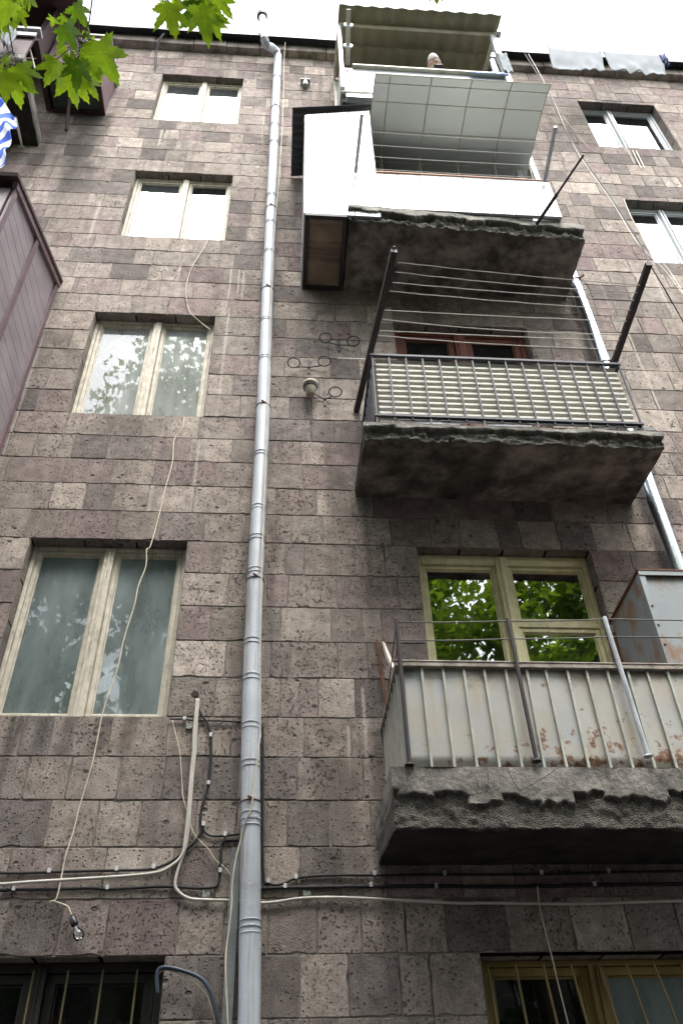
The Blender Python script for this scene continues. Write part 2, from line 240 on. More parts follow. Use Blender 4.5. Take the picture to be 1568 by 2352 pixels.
# ---------------------------------------------------------------- mesh builder
ORI = {}
class MB:
    def __init__(s): s.v = []; s.f = []; s.t = []; s.mi = []
    def add(s, vs, fs, t=None, mi=0):
        b = len(s.v); s.v += [tuple(q) for q in vs]; s.f += [tuple(i + b for i in f) for f in fs]; s.mi += [mi] * len(fs)
        s.t += (t if isinstance(t, list) else [t or (.5, .5, .5, .5)] * len(vs)); return s
    def frame(s, o, ax, ay, az, hx, hy, hz, **k):
        vs = [o + ax * (hx * a) + ay * (hy * b) + az * (hz * c) for a in (-1, 1) for b in (-1, 1) for c in (-1, 1)]
        return s.add(vs, [(0, 1, 3, 2), (4, 6, 7, 5), (0, 4, 5, 1), (2, 3, 7, 6), (0, 2, 6, 4), (1, 5, 7, 3)], **k)
    def box(s, a, b, **k):
        a, b = Vector(a), Vector(b); c = (a + b) / 2; h = (b - a) / 2
        return s.frame(c, V(1, 0, 0), V(0, 1, 0), V(0, 0, 1), abs(h.x), abs(h.y), abs(h.z), **k)
    def bar(s, p, q, w, h=None, up=(0, 0, 1), **k):
        p, q = Vector(p), Vector(q); d = (q - p); L = d.length; d.normalize(); up = Vector(up)
        x = d.cross(up)
        if x.length < .05: x = d.cross(V(0, 1, 0))
        x.normalize(); z = x.cross(d); return s.frame((p + q) / 2, d, x, z, L / 2, w / 2, (h or w) / 2, **k)
    def tube(s, pts, r, n=10, cap=True, t=None):
        pts = [Vector(p) for p in pts]; rr = r if isinstance(r, list) else [r] * len(pts); vs = []; ref = None
        for i, p in enumerate(pts):
            d = (pts[min(i + 1, len(pts) - 1)] - pts[max(i - 1, 0)]).normalized()
            if ref is None:
                ref = d.cross(V(0, 0, 1)) if abs(d.z) < .9 else d.cross(V(1, 0, 0))
            x = (ref - d * ref.dot(d)).normalized(); ref = x; y = d.cross(x)
            vs += [p + (x * math.cos(2 * math.pi * j / n) + y * math.sin(2 * math.pi * j / n)) * rr[i] for j in range(n)]
        fs = [(i * n + j, i * n + (j + 1) % n, (i + 1) * n + (j + 1) % n, (i + 1) * n + j) for i in range(len(pts) - 1) for j in range(n)]
        if cap: fs += [tuple(range(n))[::-1], tuple((len(pts) - 1) * n + j for j in range(n))]
        return s.add(vs, fs, t)
    def lathe(s, c, prof, ax=(0, 0, 1), n=20, sx=1., sy=1.):
        c, ax = Vector(c), Vector(ax).normalized(); x = ax.cross(V(0, 1, 0))
        if x.length < .1: x = ax.cross(V(1, 0, 0))
        x.normalize(); y = ax.cross(x); vs = []
        for r, h in prof: vs += [c + ax * h + x * (r * sx * math.cos(2 * math.pi * j / n)) + y * (r * sy * math.sin(2 * math.pi * j / n)) for j in range(n)]
        m = len(prof); fs = [(i * n + j, i * n + (j + 1) % n, (i + 1) * n + (j + 1) % n, (i + 1) * n + j) for i in range(m - 1) for j in range(n)]
        fs += [tuple(range(n))[::-1], tuple((m - 1) * n + j for j in range(n))]; return s.add(vs, fs)
    def ring(s, c, R0, r, nrm=(0, 0, 1), n=28, k=8):
        nrm = Vector(nrm).normalized(); x = nrm.cross(V(0, 1, 0)).normalized(); y = nrm.cross(x)
        pts = [Vector(c) + x * (R0 * math.cos(2 * math.pi * i / n)) + y * (R0 * math.sin(2 * math.pi * i / n)) for i in range(n + 1)]
        return s.tube(pts, r, k, False)
    def grid(s, fn, nu, nv, tf=None, closed=False):
        vs = [fn(i / nu, j / nv) for j in range(nv + 1) for i in range(nu + 1)]
        t = [tf(i / nu, j / nv) for j in range(nv + 1) for i in range(nu + 1)] if tf else None
        fs = [(j * (nu + 1) + i, j * (nu + 1) + i + 1, (j + 1) * (nu + 1) + i + 1, (j + 1) * (nu + 1) + i) for j in range(nv) for i in range(nu)]
        return s.add(vs, fs, t)
    def prism(s, poly, d):
        n = len(poly); poly = [Vector(p) for p in poly]; d = Vector(d); vs = poly + [p + d for p in poly]
        return s.add(vs, [tuple(range(n)), tuple(range(2 * n - 1, n - 1, -1))] + [(i, i + n, (i + 1) % n + n, (i + 1) % n) for i in range(n)])
    def build(s, name, mat, parent=None, smooth=False, thick=0., bevel=0., mats=None):
        me = bpy.data.meshes.new(name); xs = [v[0] for v in s.v]; ys = [v[1] for v in s.v]; zs = [v[2] for v in s.v]
        o = V((min(xs) + max(xs)) / 2, (min(ys) + max(ys)) / 2, min(zs))
        me.from_pydata([(v[0] - o.x, v[1] - o.y, v[2] - o.z) for v in s.v], [], s.f)
        at_ = me.attributes.new('tint', 'FLOAT_COLOR', 'POINT'); at_.data.foreach_set('color', [q for t in s.t for q in t])
        for mm in (mats or [mat]): me.materials.append(mm)
        if mats: me.polygons.foreach_set('material_index', s.mi)
        if smooth: me.polygons.foreach_set('use_smooth', [True] * len(s.f))
        me.validate(); me.update()
        ob = bpy.data.objects.new(name, me); C.objects.link(ob); ORI[ob.name] = o
        if parent: ob.parent = parent; ob.location = o - ORI[parent.name]
        else: ob.location = o
        if thick: md = ob.modifiers.new('thickness', 'SOLIDIFY'); md.thickness = thick; md.offset = 0
        if bevel: md = ob.modifiers.new('bevel', 'BEVEL'); md.width = bevel; md.segments = 2; md.limit_method = 'ANGLE'
        return ob
def tag(o, label, cat, group=None):
    o['label'] = label; o['category'] = cat
    if group: o['group'] = group
    return o
def thing(name, label, cat, loc=(0, 0, 0), group=None):
    o = bpy.data.objects.new(name, None); C.objects.link(o); o.location = loc; o.empty_display_size = .1; ORI[o.name] = Vector(loc); return tag(o, label, cat, group)
def sag(a, b, s, n=14, wob=0., seed=0):
    a, b = Vector(a), Vector(b)
    return [lerp(a, b, i / n) - V(0, 0, 4 * s * (i / n) * (1 - i / n)) + V(0, nz((seed, i * .7, 1)), nz((seed, i * .7, 9))) * wob * (1 if 0 < i < n else 0) for i in range(n + 1)]
def smooth_path(pts, k=6):
    pts = [Vector(p) for p in pts]; out = []
    for i in range(len(pts) - 1):
        p0, p1, p2, p3 = pts[max(i - 1, 0)], pts[i], pts[i + 1], pts[min(i + 2, len(pts) - 1)]
        for j in range(k):
            t = j / k; out.append(.5 * ((2 * p1) + (p2 - p0) * t + (2 * p0 - 5 * p1 + 4 * p2 - p3) * t * t + (3 * p1 - p0 - 3 * p2 + p3) * t ** 3))
    return out + [pts[-1]]

# ---------------------------------------------------------------- ground
GZ = -2.85
g_ = MB(); g_.box((-120, -160, GZ - .3), (120, 60, GZ)); o = g_.build('ground', M['asphalt']); o['kind'] = 'structure'
p_ = MB(); p_.box((-30, -1.6, GZ), (40, .0, GZ + .12)); o = p_.build('pavement', M['asphalt']); o['kind'] = 'structure'

# ---------------------------------------------------------------- the apartment building
bld = thing('apartment_building', 'tall old apartment building of pinkish grey tuff blocks with balconies', 'building', (3, 0, GZ))
X0, X1, ZT = -4.2, 11.0, 12.9
OPEN = {}
for k in (2, 3, 4, 5): OPEN['L%d' % k] = (0., 1.22 if k < 5 else 1.2, 3 * (k - 1) - 1.53, 3. * (k - 1))
OPEN['L1'] = (-.45, 1.38, -1.5, 0.)
OPEN['M1'] = (3.17, 4.62, -1.5, -.02)
OPEN['M2'] = (3.06, 4.49, .95, 3.)
OPEN['M3'] = (3.07, 4.48, 4.1, 6.02)
OPEN['M4'] = (3.07, 4.48, 7.2, 9.)
OPEN['M5'] = (3.07, 4.48, 10.2, 11.95)
OPEN['R5'] = (6.32, 7.53, 10.42, 11.91)
OPEN['R4'] = (6.29, 7.52, 7.43, 8.9)
OPEN['R3'] = (6.3, 7.52, 4.44, 5.9)
OFF = [0, .302, .6, .892, 1.182, 1.47, 1.775, 2.075, 2.378, 2.685]
courses = sorted({round(3 * k + o_, 3) for k in range(-1, 5) for o_ in OFF if GZ <= 3 * k + o_ < ZT - .05} | {GZ, ZT})
# joints read off the photo: image row -> list of joint columns
JT = []
for oy, sc, ox, rows in ((1129, .3, 595.8, {90: (122, 435, 695, 870, 1105, 1325), 290: (243, 487, 745, 1000, 1303, 1530), 520: (190, 342, 730, 955), 760: (48, 217, 592, 825, 1060), 1020: (160, 545, 785, 930), 1290: (78, 232, 600, 825, 1060), 1570: (158, 447, 727, 1000), 1880: (335, 705, 940)}),
                         (1724.8, .36, 564.5, {180: (325, 588, 748), 470: (262, 538, 800), 760: (110, 345, 615), 1120: (140, 455, 735, 1020, 1275), 1450: (345, 655, 985, 1180)}),
                         (1129, .42, 0, {50: (270, 460, 610, 805, 1055, 1310), 180: (145, 395, 640, 880, 1118, 1330), 350: (1212,), 530: (1250,), 710: (1152,), 900: (1235,), 1100: (1175,), 1340: (115, 275, 600, 910, 1265)}),
                         (1724.8, .4, 0, {150: (150, 395, 685, 940, 1180), 420: (270, 550, 800, 1120, 1360), 700: (40, 345, 595, 985, 1230), 1000: (30, 345, 615, 1020, 1285), 1350: (1125,)})):
    for v_, us in rows.items(): JT += [at(ox + sc * u_, oy + sc * v_) for u_ in us]
rng = random.Random(11)
PAL = [((.282, .257, .237), 6), ((.312, .283, .256), 5), ((.268, .234, .222), 4), ((.212, .195, .186), 3.4), ((.352, .322, .292), 3), ((.258, .243, .222), 3), ((.163, .149, .142), 2), ((.42, .386, .35), 1.4), ((.245, .205, .2), 2.4)]
wall = MB()
def block(x0, x1, z0, z1):
    base = rng.choices([p[0] for p in PAL], [p[1] for p in PAL])[0]; k = rng.uniform(.88, 1.12); t = (base[0] * k * 1.09, base[1] * k * 1.06, base[2] * k * 1.075, rng.random())
    yo = -rng.uniform(.0, .0045); j = rng.uniform(.0012, .0032); a0, a1, b0, b1 = x0 + j, x1 - j, z0 + j, z1 - j; pts = []
    rag = rng.choice((.0008, .0015, .003))
    def edge(p, q):
        L = math.hypot(q[0] - p[0], q[1] - p[1]); n = max(1, int(L / .055)); c = rng.uniform(.001, .011)
        nx, ny = -(q[1] - p[1]) / max(L, 1e-6), (q[0] - p[0]) / max(L, 1e-6)
        for i in range(n + 1):
            tt = (c + (L - c - min(.01, c * 1.2)) * i / n) / max(L, 1e-6); d = abs(rng.gauss(0, rag)) if rng.random() > .04 else rng.uniform(.006, .016)
            if L < .1: d = min(d, .003)
            pts.append((p[0] + (q[0] - p[0]) * tt + nx * d, p[1] + (q[1] - p[1]) * tt + ny * d))
    edge((a0, b0), (a1, b0)); edge((a1, b0), (a1, b1)); edge((a1, b1), (a0, b1)); edge((a0, b1), (a0, b0))
    n = len(pts); bw = .0035
    cx, cz = (a0 + a1) / 2, (b0 + b1) / 2
    inn = [(p[0] + (bw if p[0] < cx else -bw), p[1] + (bw if p[1] < cz else -bw)) for p in pts]
    tl = [rng.uniform(-.0025, .0025) for _ in range(2)]
    vs = [(p[0], yo + tl[0] * (p[0] - cx) / .3 + tl[1] * (p[1] - cz) / .3, p[1]) for p in inn] + [(p[0], yo + .003, p[1]) for p in pts] + [(p[0], .03, p[1]) for p in pts]
    fs = [tuple(range(n))] + [(i, i + n, (i + 1) % n + n, (i + 1) % n) for i in range(n)] + [(i + n, i + 2 * n, (i + 1) % n + 2 * n, (i + 1) % n + n) for i in range(n)]
    wall.add(vs, fs, t)
    wall.add([(x0, .0045, z0), (x1, .0045, z0), (x1, .0045, z1), (x0, .0045, z1)], [(0, 1, 2, 3)], (.13, .12, .11, .2), 1)
def run(x0, x1, z0, z1):
    forced = sorted(p.x for p in JT if z0 < p.z < z1 and x0 + .08 < p.x < x1 - .08); cuts = [x0]
    for f in forced + [x1]:
        if f - cuts[-1] < .07 and f != x1: continue
        while f - cuts[-1] > .62 or (f == x1 and not forced and f - cuts[-1] > .5):
            wd = rng.choice((.2, .25, .29, .32, .35, .38, .42, .48)) * rng.uniform(.9, 1.1)
            if f - cuts[-1] - wd < .14: wd = (f - cuts[-1]) / 2
            cuts.append(cuts[-1] + wd)
        cuts.append(f)
    for a, b in zip(cuts, cuts[1:]):
        if b - a > .02: block(a, b, z0, z1)
for z0, z1 in zip(courses, courses[1:]):
    ops = sorted((o_ for o_ in OPEN.values() if o_[2] < z1 - .004 and o_[3] > z0 + .004), key=lambda o_: o_[0]); x = X0
    for o_ in ops:
        run(x, o_[0], z0, z1); x = o_[1]
        if o_[3] < z1 - .03: run(o_[0], o_[1], o_[3], z1)
        if o_[2] > z0 + .03: run(o_[0], o_[1], z0, o_[2])
    run(x, X1, z0, z1)
for (a, b, c, d) in OPEN.values():                        # stone reveals of the openings, block by block
    D = .34; e = .0005
    for (p, q) in (((a, c), (a, d)), ((b, c), (b, d)), ((a, d), (b, d)), ((a, c), (b, c))):
        L = math.hypot(q[0] - p[0], q[1] - p[1]); n = max(1, round(L / .36))
        for i in range(n):
            base = rng.choices([u[0] for u in PAL], [u[1] for u in PAL])[0]; t = (base[0], base[1], base[2], rng.random())
            f0, f1 = i / n + .006, (i + 1) / n - .006
            A = (p[0] + (q[0] - p[0]) * f0, p[1] + (q[1] - p[1]) * f0); B = (p[0] + (q[0] - p[0]) * f1, p[1] + (q[1] - p[1]) * f1)
            wall.add([(A[0], .004, A[1]), (B[0], .004, B[1]), (B[0], D, B[1]), (A[0], D, A[1])], [(0, 1, 2, 3)], t)
wall.build('wall', None, bld, mats=[M['stone'], M['mortar']])
core = MB(); YB = 11.
core.box((X0, .34, GZ), (X0 + .3, YB, ZT)); core.box((X1 - .3, .34, GZ), (X1, YB, ZT)); core.box((X0 + .3, YB - .3, GZ), (X1 - .3, YB, ZT))
core.build('side_wall', M['wallfar'], bld)
fl = MB()
for k in range(0, 6):
    z = 3 * k - 2.55 if k else GZ + .02
    fl.box((X0 + .32, .36, z), (X1 - .32, YB - .32, z + .2))
for x in (-1.4, 2.2, 5.4, 8.6): fl.box((x, .37, GZ + .3), (x + .15, YB - .33, ZT - .02))
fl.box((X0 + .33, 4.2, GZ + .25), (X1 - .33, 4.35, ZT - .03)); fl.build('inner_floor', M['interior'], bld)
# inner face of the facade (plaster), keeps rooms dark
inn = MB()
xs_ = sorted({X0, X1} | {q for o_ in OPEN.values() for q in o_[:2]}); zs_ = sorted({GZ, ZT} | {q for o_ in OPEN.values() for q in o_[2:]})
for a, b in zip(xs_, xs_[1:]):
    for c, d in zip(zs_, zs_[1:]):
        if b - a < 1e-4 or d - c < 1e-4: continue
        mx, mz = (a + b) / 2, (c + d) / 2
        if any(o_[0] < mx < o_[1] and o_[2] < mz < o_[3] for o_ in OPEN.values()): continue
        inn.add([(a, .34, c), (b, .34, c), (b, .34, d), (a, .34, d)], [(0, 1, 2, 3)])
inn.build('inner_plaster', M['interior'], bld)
co = MB(); x = X0 - .1
while x < X1:
    L = rng.uniform(.42, .7); y = -.12 + rng.uniform(-.008, .008)
    co.box((x + .004, y, 12.9), (min(x + L, X1 + .1) - .004, .3, 13.12)); co.box((x + .004, y + .03, 13.122), (min(x + L, X1 + .1) - .004, .3, 13.16)); x += L
co.build('cornice', M['cornice'], bld, bevel=.012)
rf = MB()
rf.grid(lambda s, t: V(lerp(X0 - .2, X1 + .2, s), (-.24, -.235, .1, 5.5)[round(t * 3)], (13.07, 13.2, 13.26, 15.2)[round(t * 3)] + .02 * nz((s * 40, 3, 1))), 90, 3)
rf.grid(lambda s, t: V(lerp(X0 - .2, X1 + .2, s), lerp(5.5, YB + .3, t), lerp(15.2, 13.1, t)), 1, 1)
rf.build('roof', M['roofmetal'], bld, thick=.012)

# ---------------------------------------------------------------- windows
def rect_frame(mb, a, b, c, d, y0, y1, w, wb=None):
    wb = wb or w
    mb.box((a, y0, c), (a + w, y1, d)); mb.box((b - w, y0, c), (b, y1, d)); mb.box((a + w, y0, d - w), (b - w, y1, d)); mb.box((a + w, y0, c), (b - w, y1, c + wb))
def pane(name, a, b, c, d, y, mat, par):
    m_ = MB(); m_.box((a, y, c), (b, y + .004, d)); return m_.build(name, mat, par)
def window(key, mat, rec=.11, fw=.055, sw=.055, cuts=(.5,), mull=.1, glass=('glass', 'glass'), curtain=(None, None), label=None, sash_mat=None, transom=None, bottom=None, top=0):
    a, b, c, d = OPEN[key]; c = bottom if bottom is not None else c; e = .003; a += e; b -= e; d -= e; y = rec
    W = MB(); rect_frame(W, a, b, c, d, y, y + .1, fw)
    xs = [a + fw] + [q for ct in cuts for q in (lerp(a, b, ct) - mull / 2, lerp(a, b, ct) + mull / 2)] + [b - fw]
    for i in range(1, len(xs) - 1, 2):
        W.box((xs[i], y - .022, c + .004), (xs[i + 1], y + .09, d - .02))
        W.box((xs[i] + .03, y - .034, c + .006), (xs[i + 1] - .03, y - .022, d - .03))
    win = W.build('window', mat, bld, bevel=.006)
    if top: W = MB(); W.box((a + fw + .001, y - .008, d - fw - top), (b - fw - .001, y + .085, d - fw - .001)); W.build('head_rail', mat, win, bevel=.006)
    if label: win['label'] = label
    for i in range(0, len(xs), 2):
        k = i // 2; s0, s1 = xs[i], xs[i + 1]; z0, z1 = c + fw, d - fw - top; segs = [(z0, z1)]
        if transom and transom[0] == k: segs = [(z0, transom[1] - .022), (transom[1] + .022, z1)]; S = MB(); S.box((s0, y + .005, transom[1] - .02), (s1, y + .06, transom[1] + .02)); S.build('transom', sash_mat or mat, win, bevel=.004)
        for (p, q) in segs:
            S = MB(); rect_frame(S, s0 + .003, s1 - .003, p + .003, q - .003, y + .018, y + .065, sw, sw * 1.15); rect_frame(S, s0 + .003 + sw, s1 - .003 - sw, p + .003 + sw * 1.15, q - .003 - sw, y + .034, y + .05, .012)
            S.build('sash', sash_mat or mat, win, bevel=.004)
            pane('pane', s0 + sw, s1 - sw, p + sw, q - sw, y + .042, M[glass[k]], win)
        if curtain[k]:
            c0, c1, zlo, zhi, cmat = curtain[k]
            K = MB(); K.grid(lambda s, t: V(lerp(lerp(s0, s1, c0), lerp(s0, s1, c1), s), y + .2 + .012 * math.sin(s * 40 + nz((s * 3, t, 1)) * 2), lerp(lerp(z0, z1, zlo), lerp(z0, z1, zhi), t)), 60, 2); K.build('curtain', M[cmat], win, smooth=True)
    return win
window('L2', M['oldpaint'], .1, .032, .034, (.5,), .075, ('glassdirty', 'glassdirty'), ((0, 1, -.02, 1.02, 'curtain'), (0, 1, -.02, .8, 'curtain')), 'old double window with dusty glass and peeling white frame')
window('L3', M['oldpaint'], .1, .032, .034, (.52,), .075, ('softglass', 'softglass'), ((0, 1, -.02, .86, 'sheetpaper'), (0, 1, -.02, .9, 'curtain')), 'old double window with paper behind its left pane')
window('L4', M['oldpaint'], .1, .032, .032, (.52,), .075, ('paleglass', 'glass'), ((0, 1, -.02, 1.02, 'sheetpaper'), None))
window('L5', M['oldpaint'], .1, .032, .03, (.52,), .075, ('paleglass', 'paleglass'), (None, None))
l1 = window('L1', M['darkframe'], .12, .05, .05, (.3, .62), .07, ('glassdark', 'glassdark', 'glassdark'), (None, None, None), 'dark ground floor window with bars inside')
B = MB()
for i in range(9): B.box((-.3 + i * .19, .07, -1.45), (-.29 + i * .19, .08, -.05))
B.build('grille', simple('dull_brass_bar', (.1, .08, .035), .7), l1)
window('M2', M['cream'], .1, .036, .034, (.49,), .09, ('brightglass', 'brightglass'), (None, None), 'cream balcony window with a small upper vent sash', transom=(1, 2.33), top=.06)
window('M3', M['redpaint'], .1, .06, .06, (.5,), .12, ('glassdark', 'glassdark'), (None, None), 'red brown balcony window')
window('M4', M['upvc'], .1, .06, .05, (.5,), .1, ('glassdark', 'glassdark'))
window('M5', M['upvc'], .1, .06, .05, (.5,), .1, ('glassdark', 'glassdark'))
m1 = window('M1', M['ochre'], .1, .03, .045, (.47,), .06, ('glassdark', 'glassdirty'), (None, None), 'ochre ground floor window behind thin bars, left sash open')
B = MB()
for i in range(9):
    x_ = 3.22 + i * .165; B.tube([(x_, .075, -.05), (x_ + .12 + .03 * (i - 2.5), .03, -1.5)], .0075, 8)
B.build('grille', M['ochre'], m1)
for k in ('R5', 'R4', 'R3'): window(k, M['upvc'], .12, .03, .035, (.42,), .06, ('glass', 'glass'), ((0, 1, -.02, 1.02, 'sheetpaper'), (0, 1, -.02, 1.02, 'sheetpaper')), label={'R5': 'new white plastic window under the cornice'}.get(k))

# ---------------------------------------------------------------- balconies
def slab(name, xl, xr, yl, yr, zt, zb, zw, mat, seed, amp, step=.022, coat=.4, soff=.008, label=None, tl=0):
    """cast slab with a crumbling front edge; coat = share of the front that keeps its render"""
    S = MB(); nx = int((xr - xl) / step); nf = int(max(8, (zt - zb) / (step * .6))); ns = int(.9 / (step * 1.6))
    def cline(x): return coat + .2 * nz((x * 2.1, seed, 0)) + .12 * nz((x * 7, seed, 3)) + .07 * nz((x * 23, seed, 5)) + .1 * (noise.cell(V(x * 5.3 + .3 * nz((x * 9, seed, 1)), seed, .5)) )
    def prof(j):                                             # 0..nf front, nf..nf+ns soffit
        if j <= nf: return ('f', j / nf)
        return ('s', (j - nf) / ns)
    def fn(s, t):
        j = round(t * (nf + ns)); kind, q = prof(j); x = lerp(xl, xr, s); yf = lerp(yl, yr, s)
        side = min(s, 1 - s) * (xr - xl)
        if kind == 'f': p = V(x, yf, lerp(zt + tl * s, zb, q))
        else: p = V(x, lerp(yf, 0.02, q), lerp(zb, zw, q))
        line = cline(x)
        if kind == 'f' and q > line:
            e = min(1, (q - line) * 22); r = noise.fractal(V(x * 9, q * 3 + seed, seed * .3), .9, 2.1, 4) * .5 + .5; r += .5 * (noise.voronoi(V(x * 26, q * (zt - zb) * 26, seed))[0][0] - .4)
            p.y += amp * e * (.45 + .9 * r) + .25 * amp * nz((x * 40, q * 9, seed)); p.z += amp * .3 * e * nz((x * 15, q * 6, seed + 7))
        elif kind == 'f': p.y += soff * nz((x * 4, q * 2, seed)) + .003 * nz((x * 33, q * 8, seed))
        else:
            f = math.exp(-q * 7); p.z += amp * .9 * f * (nz((x * 8, seed, 2)) + .6 * nz((x * 23, q * 5, seed))) + soff * .8 * nz((x * 3, q * 3, seed + 4))
            p.y += amp * f * .7
        if side < .05: p.x += (1 if s < .5 else -1) * amp * .55 * (1 - side / .05) * (.4 + abs(nz((p.y * 9, p.z * 9, seed)))) * (1 if not (kind == 'f' and q < line) else .3)
        return p
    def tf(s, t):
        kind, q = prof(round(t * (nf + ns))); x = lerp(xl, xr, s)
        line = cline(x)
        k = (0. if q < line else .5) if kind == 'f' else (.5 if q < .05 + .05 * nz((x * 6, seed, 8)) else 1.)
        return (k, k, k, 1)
    S.grid(fn, nx, nf + ns, tf)
    n1 = nx + 1; rows = nf + ns + 1; base = len(S.v)         # sides, top, back
    for col in (0, nx):
        rim = [Vector(S.v[r * n1 + col]) for r in range(rows)]; back = [V(p.x, 0.02, lerp(zt + tl * (col > 0), zw, min(1, i / nf))) for i, p in enumerate(rim)]
        m_ = 12
        vs = []; tt = []
        for i, p in enumerate(rim):
            for j in range(m_ + 1):
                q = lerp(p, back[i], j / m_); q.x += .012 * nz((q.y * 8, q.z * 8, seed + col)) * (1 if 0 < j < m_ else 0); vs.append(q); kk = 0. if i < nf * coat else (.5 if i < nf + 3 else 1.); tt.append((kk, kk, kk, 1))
        S.add(vs, [(i * (m_ + 1) + j, i * (m_ + 1) + j + 1, (i + 1) * (m_ + 1) + j + 1, (i + 1) * (m_ + 1) + j) for i in range(rows - 1) for j in range(m_)], tt)
    a, b = Vector(S.v[0]), Vector(S.v[nx]); S.add([a, b, V(xr, .02, zt + tl), V(xl, .02, zt)], [(0, 1, 2, 3)], (0., 0., 0., 1))
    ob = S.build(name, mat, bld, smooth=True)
    if label: ob['label'] = label
    return ob
# --- first upper balcony (rusting sheet parapet)
b2 = slab('balcony', 2.60, 5.0, -.87, -.87, .73, .40, .49, M['concrete2'], 2, .03, .012, .48, .014, 'low balcony with rusting sheet metal parapet and crumbling slab')
YF = -.83; x0, x1 = 2.70, 4.95; zt, zb = 1.40, .735
S = MB(); S.grid(lambda s, t: V(lerp(x0, x1, s), YF + .006 * nz((s * 9, t * 3, 5)), lerp(zb, zt, t)), 60, 8); S.build('parapet_sheet', M['sheetmetal'], b2, smooth=True, thick=.004)
S = MB(); S.grid(lambda s, t: V(x0, lerp(YF + .004, -.02, s), lerp(zb, zt, t)), 12, 4); S.build('side_sheet', M['sheetmetal'], b2, thick=.004); S = MB(); S.grid(lambda s, t: V(x1, lerp(YF + .004, -.02, s), lerp(zb, zt, t)), 12, 4); S.build('side_sheet', M['sheetmetal'], b2, thick=.004)
for i in range(18):
    x_ = x0 + .01 + i * .1275; S = MB(); S.bar((x_, YF - .012, zb + .002), (x_ + rng.uniform(-.006, .006), YF - .012, zt - .035), .014, .016, (0, 1, 0)); S.build('rib', M['ribmetal'], b2)
for i in range(7):
    y_ = YF + .05 + i * .118; S = MB(); S.bar((x0 - .011, y_, zb + .002), (x0 - .011, y_, zt - .035), .016, .016, (0, 1, 0)); S.build('rib', M['ribmetal'], b2)
S = MB(); S.box((x0 - .03, YF - .035, zt - .03), (x1 + .03, YF + .02, zt)); S.box((x0 - .034, YF - .039, zt), (x1 + .03, YF - .015, zt + .012)); S.box((x0 - .03, YF + .022, zt - .028), (x0 + .02, -.0, zt + .002)); S.box((x1 - .02, YF + .022, zt - .028), (x1 + .03, -.0, zt + .002))
S.build('top_rail', M['railtop'], b2, bevel=.004)
posts = []
for (ub, vb, ut, vt, r_, mt) in ((940, 1757, 910, 1425, .0125, 'darkmetal'), (1232, 1748, 1165, 1422, .0125, 'darkmetal'), (1488, 1737, 1387, 1418, .0155, 'greyrod')):
    p, q = at(ub, vb, YF - .05), at(ut, vt, YF - .05); S = MB(); S.tube([p, q], r_, 10); S.lathe(p - V(0, 0, .004), [(.028, 0), (.022, .008), (.014, .014)], n=10); S.build('post', M[mt], b2, smooth=False); posts.append((p, q))
pw0, pw1 = at(893, 1655, -.02), at(865, 1470, -.02); S = MB(); S.bar(pw0 + V(0, 0, -.05), pw1, .02, .012, (0, 1, 0)); S.build('post', M['rust'], b2)
for f in (.985, .845):
    pts = [lerp(*posts[0], f), lerp(*posts[1], f), lerp(*posts[2], f)]
    for a, b in zip(pts, pts[1:]): S = MB(); S.tube(sag(a, b, .006), .0042, 6); S.build('wire', M['rod'], b2)
    S = MB(); S.tube([pts[-1], pts[-1] + V(.62, 0, .0)], .0042, 6); S.build('wire', M['rod'], b2)
    q = V(pw0.x, -.03, pts[0].z - .04); S = MB(); S.tube([pts[0], q], .0045, 6); S.build('wire', M['rod'], b2)
# --- second upper balcony (railing with corrugated lining, clothes line arms)
b3 = slab('balcony', 2.575, 5.0, -.80, -.80, 3.60, 3.45, 3.53, M['concrete'], 9, .045, .018, .3, .008, 'balcony with dark railing lined by cream corrugated sheet')
YR = -.76; tl, tr = at(853, 815, YR), at(1410, 836, YR); bl_, br_ = at(868, 952, YR), at(1475, 965, YR); zt = (tl.z + tr.z) / 2; zb = (bl_.z + br_.z) / 2 - .03; xa, xb = 2.695, 4.86
S = MB()
def corr(s, t):
    k = t * 10.5; f = k % 1; d = min(1, max(0, (abs(f - .5) * 2 - .36) / .2)); return V(lerp(xa + .03, xb - .03, s), YR + .014 + .055 * d, lerp(zb + .02, zt - .04, t))
S.grid(corr, 6, 126); S.build('corrugated_sheet', M['corr'], b3, thick=.002)
S = MB()
def corr2(s, t):
    k = t * 10.5; f = k % 1; d = min(1, max(0, (abs(f - .5) * 2 - .25) / .5)); return V(xa + .02 + .02 * d, lerp(YR + .06, -.04, s), lerp(zb + .02, zt - .04, t))
S.grid(corr2, 3, 126); S.build('corrugated_sheet', M['corr'], b3, thick=.002)
for i in range(16):
    x_ = lerp(xa, xb, i / 15); S = MB(); S.box((x_ - .007, YR - .012, zb - (.045 if i % 3 else .1)), (x_ + .007, YR + .0, zt - .012)); S.build('baluster', M['bluemetal'], b3)
for xs in (xa, xb):
    for i in range(1, 7):
        y_ = lerp(YR, -.02, i / 6.5); S = MB(); S.box((xs - .007, y_ - .007, zb - .05), (xs + .007, y_ + .007, zt - .012)); S.build('baluster', M['bluemetal'], b3)
S = MB()
for z_, h_ in ((zt, .024), (zb, .018)):
    S.box((xa - .016, YR - .02, z_ - h_), (xb + .016, YR + .012, z_)); S.box((xa - .016, YR + .013, z_ - h_ + .002), (xa + .014, -.0, z_ - .002)); S.box((xb - .014, YR + .013, z_ - h_ + .002), (xb + .016, -.0, z_ - .002))
S.build('rail', M['bluemetal'], b3)
for i in range(6):
    x_ = xa + .16 + i * .36; S = MB(); S.grid(lambda s, t: V(x_ + s * .32, YR + .03 - .04 * t, lerp(zb + .0, zb - .068 - .012 * math.sin(s * 3.1 + i), t)), 8, 2); S.build('drip_flap', M['darkcorr'], b3, thick=.003)
ZA = 4.68
